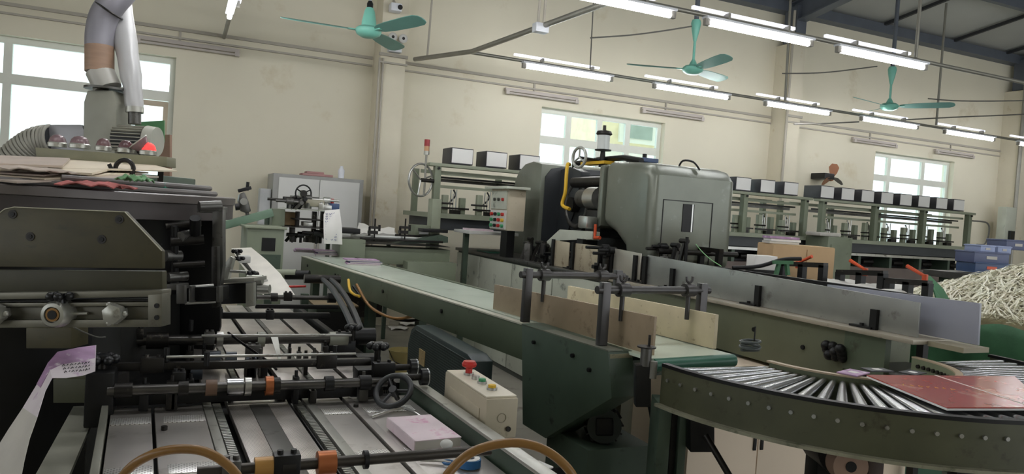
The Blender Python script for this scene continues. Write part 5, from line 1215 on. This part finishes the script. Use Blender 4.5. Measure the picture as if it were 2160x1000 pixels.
# cross shafts
def shaft(nm, x0, x1, y, z, rr_, m, cols=(), sq=False):
    o = (B().box(x0, x1, y - rr_, y + rr_, z - rr_, z + rr_, .003) if sq else B().cyl((x0, y, z), (x1, y, z), rr_, n=18)).build(nm, m, r)
    for x, w_, R, mm in cols: B().cyl((x, y, z), (x + w_, y, z), R, n=22).build('collar', mm, o)
    return o
SH = mat('dark_shaft', (92, 90, 88), .28, .8, var=.15, scale=10)
shaft('drive_shaft', -.18, .70, 2.56, .872, .017, SH, ((.10, .035, .026, mat('brown_roller', (110, 84, 66), .5)), (.165, .05, .028, CHROME), (.22, .02, .03, STEEL), (.285, .025, .032, BRASS), (.312, .02, .027, IRON), (-.16, .05, .024, IRON), (.02, .03, .024, IRON), (.48, .03, .026, BLACK), (.6, .04, .026, BLACK)))
shaft('square_bar', -.18, .66, 2.66, .925, .013, IRON, (), True)
shaft('top_thin_rod', -.02, .6, 2.64, .958, .005, STEEL)
shaft('front_shaft', .06, .76, 1.74, .885, .013, mat('front_rod', (74, 70, 66), .35, .7), ((.18, .04, .024, mat('amber_roller', (176, 132, 70), .35, .2)), (.32, .042, .028, BRASS), (.24, .03, .022, IRON), (.43, .01, .022, BLACK)))
shaft('middle_shaft', -.2, .70, 3.26, .9, .021, SH, ((.16, .025, .034, STEEL), (.32, .03, .032, mat('pale_collar', (150, 152, 138), .4)), (.62, .08, .03, mat('pale_collar', (150, 152, 138), .4)), (-.1, .08, .035, IRON), (-.19, .04, .045, BLACK)))
shaft('middle_thin_rod', .1, .7, 3.18, .93, .006, STEEL)
shaft('flat_bar', .11, .76, 4.02, .885, .016, BLACK, (), True)
shaft('rear_shaft', .40, .88, 4.65, .9, .014, SH, ((.52, .04, .026, IRON), (.86, .05, .03, BLACK)))
shaft('rear_bar', .42, .9, 4.5, .865, .012, BLACK, (), True)
shaft('lower_dark_bar', -.18, .7, 2.62, .83, .018, BLACK, (), True)
# blocks, clamps, star knobs on the shafts
def cl(x, y, z, s, m, nm='shaft_clamp'):
    b = B().box(x - s, x + s, y - .02, y + .02, z - .02, z + .03, .004); b.cyl((x - s * .5, y, z + .03), (x - s * .5, y, z + .038), .007, n=8); b.cyl((x + s * .5, y, z + .03), (x + s * .5, y, z + .038), .007, n=8)
    b.build(nm, m, r)
def star(x, y, z, R):
    o = B().lathe([(R * .5, -.01), (R * .6, .0), (R * .5, .014), (0, .018)], (x, y, z), n=14).build('star_knob', BLKP, r)
    b = B()
    for i in range(6): b.ball((x + math.cos(i * 1.047) * R * .75, y + math.sin(i * 1.047) * R * .75, z), R * .36, n=10)
    b.build('lobes', BLKP, o); B().cyl((x, y, z - .06), (x, y, z - .005), R * .3, n=10).build('stem', IRON, o)
for x, y, z, s, m in ((-.06, 2.66, .925, .035, IRON), (.5, 2.66, .925, .035, IRON), (.02, 2.6, .89, .02, BLACK), (.13, 3.22, .91, .02, STEELD), (-.14, 3.26, .92, .03, IRON), (.45, 4.02, .885, .02, BLACK), (.2, 4.02, .89, .02, BLACK), (.62, 4.65, .9, .025, IRON), (.25, 1.74, .885, .03, BLACK), (.13, 1.74, .88, .02, STEELD), (.68, 3.26, .9, .035, BLACK), (.70, 2.62, .9, .04, BLACK), (.30, 3.2, .86, .03, STEELD)): cl(x, y, z, s, m)
star(.71, 3.2, .96, .035); star(.70, 2.72, .97, .04); star(-.2, 2.62, .96, .045); star(-.17, 3.3, .965, .03)
for x, y in ((-.02, 2.66), (.53, 2.66), (.1, 2.58), (.06, 3.24)): B().cyl((x, y, .94), (x, y, .985), .009, n=10).build('set_pin', BLACK, r)
for x0, x1, y, z in ((.62, .76, 2.72, .86), (.6, .74, 3.3, .86), (.68, .78, 3.0, .85)): B().box(x0, x1, y - .04, y + .04, z - .05, z + .03, .008).build('bearing_block', BLACK, r)
B().box(-.24, -.16, 2.55, 2.72, .76, .93, .008).build('bearing_block', BLACK, r); B().box(-.25, -.18, 3.2, 3.35, .76, .93, .008).build('bearing_block', BLACK, r)
rr = random.Random(31)
for k in range(26):
    x = rr.uniform(-.1, .62); y = rr.choice((2.58, 2.64, 3.2, 3.28, 3.0)); z = rr.uniform(.84, .9); m = rr.choice((IRON, BLACK, STEELD, IRON)); w_ = rr.uniform(.01, .035)
    b = B().box(x, x + w_, y - .02, y + .02, DZ + .004, z, .003); b.cyl((x + w_ / 2, y, z), (x + w_ / 2, y, z + .02), .006, n=8); b.build('finger_clamp', m, r)
for x, y, R in ((.13, 3.1, .035), (.19, 3.1, .03), (.06, 2.9, .03), (.26, 3.05, .028)): B().cyl((x, y, .85), (x + .04, y, .85), R, n=20).build('pressure_roller', mat('roller_slate', (70, 76, 84), .35, .3), r)
B().tube([(.2, 3.2, .94), (.25, 3.12, .91), (.33, 2.98, .87), (.36, 2.9, .85)], .005, 6, smooth=4).build('thin_cable', BLACK, r)
B().prism([(.37, 3.24, .92), (.40, 3.24, .92), (.405, 3.1, .83), (.395, 3.1, .83)], (0, .012, 0)).build('paper_finger', ALU, r)
tag(B().tube([at(155, 690, d=2.3), at(180, 702, d=2.45), at(205, 711, d=2.6), at(222, 711, d=2.7)], .0025, 6, smooth=4).build('thin_wire', ALU), 'thin pale wire running from the slotted rail down to the left end of the shafts', 'wire')
# big handwheel and chrome-edged knobs on the right side
c = V((.70, 2.47, .862)); ax = (-CR * .15 - CF * .62 + CU * .62).normalized()
hw = B().torus(c, ax, .062, .0105, 36, 10).build('handwheel', mat('wheel_black', (40, 42, 44), .4), r)
u_ = ax.orthogonal().normalized(); v_ = ax.cross(u_); b = B()
for a in (40, 160, 280): b.cyl(c, c + (u_ * math.cos(rad(a)) + v_ * math.sin(rad(a))) * .055, .006, n=8)
b.cyl(c - ax * .02, c + ax * .012, .014); b.build('spokes', BLKP, hw); B().cyl(c - ax * .05, c, .009).build('wheel_shaft', IRON, hw)
for y, z in ((2.66, .9), (2.52, .895)):
    o = B().cyl((.81, y, z), (.835, y, z), .03, n=24).build('side_knob', BLKP, r); B().torus((.836, y, z), (1, 0, 0), .027, .004).build('chrome_ring', CHROME, o); B().cyl((.75, y, z), (.81, y, z), .012).build('stem', IRON, o)
B().tube([(.60, 2.36, .806), (.70, 2.42, .812), (.74, 2.40, .812), (.765, 2.25, .81), (.77, 2.1, .808)], .005, 8, smooth=4).build('guide_wire', STEEL, r)
# curved black delivery arms
for dx in (0, .055): B().tube([(.90 + dx, 5.1, .97), (.87 + dx * .9, 4.6, .97), (.83 + dx * .8, 4.0, .93), (.78 + dx * .6, 3.45, .88)], .017, 8, smooth=5).build('delivery_arm', mat('arm_black', (40, 40, 42), .55), r)
B().cyl((.78, 5.1, .97), (1.02, 5.1, .97), .03, n=16).build('arm_pulley', IRON, r); B().cyl((.74, 3.42, .88), (.86, 3.42, .88), .04, n=18).build('arm_pulley', BLACK, r)
# pale chute behind
def chute(L, R_, d0, d1, m, nm, th=.01):
    n = len(L); rows = []
    for i in range(n):
        d = d0 + (d1 - d0) * i / (n - 1); a, c = at(*L[i], d=d), at(*R_[i], d=d); rows.append([a.lerp(c, j / 3) for j in range(4)])
    return B().sheet(rows, th).build(nm, m, r)
chute([(488, 524), (502, 548), (525, 580), (555, 622)], [(530, 522), (562, 548), (592, 578), (622, 622)], 5.9, 5.1, mat('pale_chute', (220, 216, 206), .4, .1, var=.08, scale=8), 'chute')
B().bar(at(500, 534, d=5.7), at(565, 622, d=5.1), .015, .03).build('chute_lip', BLACK, r)
for px, py in ((512, 548), (530, 582), (548, 596)):
    c = at(px, py, d=5.3); B().box(c.x - .03, c.x + .05, c.y - .05, c.y + .05, c.z - .02, c.z + .03, .008).build('chute_clamp', PALEW if px != 530 else BLACK, r)
for px, py in ((600, 578), (628, 580)):
    c = at(px, py, d=5.6); B().cyl(c - CR * .09, c + CR * .09, .035, n=18).build('spiral_roller', GRNL if px < 610 else BLACK, r)
B().cyl(at(610, 605, d=5.2), at(645, 604, d=5.2), .008).build('red_handle', RED, r)
for x in (.55, .8): B().box(x, x + .05, 5.3, 5.35, 0, .84).build('leg', GRND, r)
# things lying on the table
p = at(892, 905, Z=.83)
book('thick_book', (.70, 2.12, DZ + .008), .145, .245, .03, 4, PINKP, 'thick white book with a pink printed cover lying on the delivery table')
tag(B().ball(at(942, 937, Z=.855), .018, (1, 1, .7), 20).build('plastic_ball', PALEW), 'small round white ball by the near corner of the pink book', 'ball')
for nm, px, py, R, z, lb in (('tape_roll', 990, 975, .032, .815, 'roll of tape with a blue rim beside the front shaft'),):
    c = at(px, py, Z=z); o = T(nm, lb, 'tape', c - V((0, 0, .012)))
    B().lathe([(R * .45, -.011), (R, -.011), (R, .011), (R * .45, .011), (R * .45, -.011)], c, n=30).build('rim', mat('tape_blue', (40, 104, 160), .4), o); B().lathe([(R * .45, -.0115), (R * .9, -.0115), (R * .9, .0125), (R * .45, .0125), (R * .45, -.0115)], c, n=30).build('paper_core', PAPER, o)
o = T('scissors', 'pair of scissors with blue handles left of the tape roll', 'scissors', at(935, 970, Z=.806))
c = at(945, 975, Z=.808); B().torus(c, (0, 0, 1), .014, .0035, 20, 6).build('handle', mat('tape_blue', (40, 104, 160), .4), o); B().torus(c + V((.02, -.022, 0)), (0, 0, 1), .014, .0035, 20, 6).build('handle', MATS['tape_blue'], o); B().bar(c + V((-.012, .01, 0)), c + V((-.07, .03, 0)), .008, .003).build('blade', STEEL, o); B().bar(c + V((.005, -.01, .003)), c + V((-.068, .038, .003)), .008, .003).build('blade', STEEL, o)
tag(B().obox(at(1128, 985, Z=.78), (.09, .06, .004), (1, .3, 0)).build('paper_slip', PAPER), 'white paper slip inside the bottom tan hose, right of the tape roll', 'paper')
r2 = T('angle_bracket', 'short steel angle bracket at the near end of the table, under the tan hose', 'bracket', at(1085, 985, Z=.76))
B().bar(at(1062, 955, Z=.79), at(1125, 1020, Z=.79), .012, .05).build('flange', ALU, r2); B().bar(at(1058, 962, Z=.775), at(1115, 1030, Z=.775), .03, .004).build('foot', STEELD, r2)
# tan air hoses in front
tag(B().tube([at(x, y, d=d) for x, y, d in ((225, 1075, 1.55), (262, 1000, 1.52), (318, 960, 1.5), (385, 947, 1.5), (445, 958, 1.5), (498, 1000, 1.5), (530, 1070, 1.5))], .0095, 14, smooth=6).build('air_hose', TAN), 'tan air hose arching over the deck at the bottom left', 'hose')
tag(B().tube([at(x, y, d=d) for x, y, d in ((920, 1060, 1.45), (945, 1000, 1.47), (1000, 952, 1.5), (1080, 934, 1.5), (1150, 950, 1.5), (1206, 1000, 1.5), (1225, 1070, 1.5))], .0095, 14, smooth=6).build('air_hose', TAN), 'tan air hose arching below the beige control box at the bottom middle', 'hose')
# control box on the right rim
r = T('push_button_box', 'beige push-button box with red, green and yellow buttons on the table’s right rim', 'control box', (.93, 2.25, .8))
x0, x1, y0, y1, z0, z1 = .878, .985, 2.06, 2.45, .805, .93
bb_ = B().box(x0, x1, y0, y1, z0, z1, .006).build('box', BEIGEB, r)
B().box(x0 + .002, x1 - .002, y0 + .01, y1 - .01, z1, z1 + .006, .002).build('lid', mat('lid_beige', (212, 204, 184), .4), r)
B().box(x0 - .003, x0, y0 + .05, y1 - .06, z0 + .02, z1 - .04, .001).build('side_cover', BEIGEB, r)
B().torus(((x0 + x1) / 2, y0 - .001, .87), (0, 1, 0), .014, .0015, 22, 5).build('knockout_ring', mat('ring_grey', (150, 142, 122), .5), bb_); B().cyl((x1 - .03, y0, .835), (x1 - .03, y0 - .006, .835), .008).build('screw', IRON, bb_)
for y, m, R, hh, nm in ((2.36, RED, .023, .04, 'emergency_stop'), (2.235, GREENB, .014, .022, 'green_button'), (2.15, YELLOW, .015, .022, 'yellow_button')):
    q = B().cyl(((x0 + x1) / 2, y, z1 + .006), ((x0 + x1) / 2, y, z1 + .014), R * 1.15 if hh < .03 else .018, n=22).build('bezel', CHROME, r)
    if hh > .03: B().lathe([(.012, 0), (.012, .018), (.024, .024), (.026, .032), (.02, .042), (0, .045)], ((x0 + x1) / 2, y, z1 + .012), n=24).build(nm, m, q)
    else: B().cyl(((x0 + x1) / 2, y, z1 + .012), ((x0 + x1) / 2, y, z1 + hh), R * .85, n=20).build(nm, m, q)
B().cyl(((x0 + x1) / 2, 2.295, z1 + .006), ((x0 + x1) / 2, 2.295, z1 + .018), .014, n=18).build('selector', STEEL, r)
for y in (2.12, 2.38): B().box(.845, .95, y - .015, y + .015, z0 - .02, z0, .002).build('bracket', GRND, r)
B().box(.86, .89, 2.2, 2.3, .3, z0 - .0).build('post', BLACK, r)
# grey flat bar, curled print and base at the far left
r = T('side_bar', 'flat grey steel bar left of the delivery table', 'bar', (-.27, 2.3, .7))
B().hexa([(-.315, 1.6, .735), (-.235, 1.6, .735), (-.225, 2.86, .735), (-.30, 2.86, .735), (-.315, 1.6, .75), (-.235, 1.6, .75), (-.225, 2.86, .75), (-.30, 2.86, .75)]).build('bar', mat('bar_grey', (190, 190, 176), .4, .3, var=.1, scale=10), r)
for y in (1.7, 2.75): B().box(-.29, -.25, y, y + .04, 0, .735).build('leg', BLACK, r)
rows = []
Lp = [(203, 728), (165, 733), (122, 742), (102, 765), (78, 810), (48, 860), (18, 905), (-10, 950), (-40, 1010)]; Rp = [(201, 783), (175, 792), (140, 797), (110, 797), (95, 825), (78, 880), (62, 925), (50, 975), (38, 1040)]
for i in range(9):
    d = 2.22 - .05 * i; a, c = at(*Lp[i], d=d), at(*Rp[i], d=d - .12); rows.append([a.lerp(c, j / 6) for j in range(7)])
LP = mat('purple_sheet', (224, 214, 220), .55, var=.08, scale=7, wear_or_sheen=(168, 122, 172), wear_or_sheen_amt=.6)
s = B().sheet(rows[:6], .0012).build('printed_sheet', LP); tag(s, 'purple and white printed sheet with handwriting curling off the machine at the left', 'paper')
B().sheet([[p - CF * .0022 for p in q[:4]] for q in rows[:5]], .0006).build('purple_print_band', PURPLE, s)
B().sheet(rows[5:], .0012).build('plain_tail', PAPERD, s)
b = B(); rr = random.Random(9)
for k in range(3):
    for i in range(4):
        f = .62 + .12 * k - .02 * i; u = .4 + .42 * i; kk = int(u); q = []
        for dx, dz in ((0, .003), (.15, -.003), (.3, .004), (.45, -.002)):
            uu = min(4.9, u + dx * .8); k0 = int(uu); a = rows[k0][0].lerp(rows[k0][6], min(f, .97)); c = rows[k0 + 1][0].lerp(rows[k0 + 1][6], min(f, .97)); q.append(a.lerp(c, uu - k0) - CF * .003 + V((0, 0, dz)))
        b.tube(q, .0012, 5)
b.build('handwriting', INKK, s)
# mesh guard under the belt, bucket, cables, floor scraps
r = T('mesh_guard', 'dark teal machine guard with a rounded mesh side, under the belt conveyor', 'machine guard', (1.3, 3.8, 0))
q = B().prism([(1.22, y, z) for y, z in ((3.05, .3), (4.05, .3), (4.07, .72), (4.02, .81), (3.93, .85), (3.13, .85), (3.05, .83))], (.1, 0, 0), .01)
q.build('body', mat('teal_guard', (44, 56, 56), .4, var=.12), r)
B().prism([(1.215, y, z) for y, z in ((3.09, .32), (4.01, .32), (4.03, .71), (3.99, .79), (3.92, .825), (3.12, .825))], (.004, 0, 0)).build('mesh_panel', None or MESH, r)
B().box(1.211, 1.216, 3.72, 3.82, .66, .74).build('mesh_label', mat('tan_label', (190, 166, 118), .7, wear_or_sheen=(60, 60, 50), wear_or_sheen_amt=.4, scale=30), r)
for x, y in ((1.23, 3.15), (1.23, 3.95), (1.27, 3.15), (1.27, 3.95)): B().box(x, x + .04, y, y + .05, 0, .31).build('foot', BLACK, r)
c = at(848, 786, Z=0.0)
r = T('bucket', 'small olive-yellow plastic bucket on the floor left of the mesh guard', 'bucket', c)
B().lathe([(.1, 0), (.13, .2), (.135, .21), (.125, .21), (.098, .012), (0, .012)], c, n=28).build('body', mat('bucket_olive', (176, 160, 104), .45, var=.1), r); B().cyl(c + V((0, 0, .16)), c + V((0, 0, .165)), .116, n=26).build('contents', BLACK, r); B().tube([c + V((-.13, 0, .2)), c + V((-.1, -.09, .12)), c + V((0, -.14, .1)), c + V((.1, -.09, .12)), c + V((.13, 0, .2))], .005, 6, smooth=4).build('handle', IRON, r)
for k, (pts, m, lb) in enumerate(((((735, 590), (738, 612), (748, 622), (758, 625)), YELLOW, 'thin yellow cable hanging under the far part of the belt'), (((752, 600), (775, 640), (800, 660), (840, 672), (900, 660)), mat('brown_cable', (150, 108, 56), .5), 'brown cable sagging under the belt'), (((745, 604), (785, 650), (850, 676), (930, 668)), BLACK, 'black cable sagging under the belt, below the brown one'))):
    tag(B().tube([at(x, y, d=5.0 - .12 * i) for i, (x, y) in enumerate(pts)], .009, 8, smooth=6).build('sagging_cable', m), lb, 'cable')
rr = random.Random(17)
for k, (px, py, m, lb) in enumerate(((840, 695, PAPER, 'white scrap on the floor under the belt, farthest'), (862, 686, PAPER, 'white crumpled scrap on the floor under the belt, right of the other white one'), (886, 682, PURPLE, 'purple printed scrap on the floor beside the mesh guard'))):
    c = at(px, py, Z=0.0); rows = [[c + V((.22 * (i / 4 - .5), .16 * (j / 4 - .5), .004 + .03 * abs(math.sin(i * 2 + j * 1.3 + k)))) for j in range(5)] for i in range(5)]
    tag(B().sheet(rows, .003).build('paper_scrap', m), lb, 'paper')
r = T('under_table_cabinet', 'dark green cabinet under the far end of the delivery table', 'cabinet', (1.02, 5.3, 0))
B().box(.88, 1.14, 5.15, 5.6, 0, .78, .006).build('body', GRND, r); B().box(.89, 1.13, 5.14, 5.15, .05, .74).build('door', BLACK, r); B().box(.86, 1.16, 5.1, 5.62, .78, .79).build('top', mat('cab_top_brown', (130, 112, 84), .5), r)
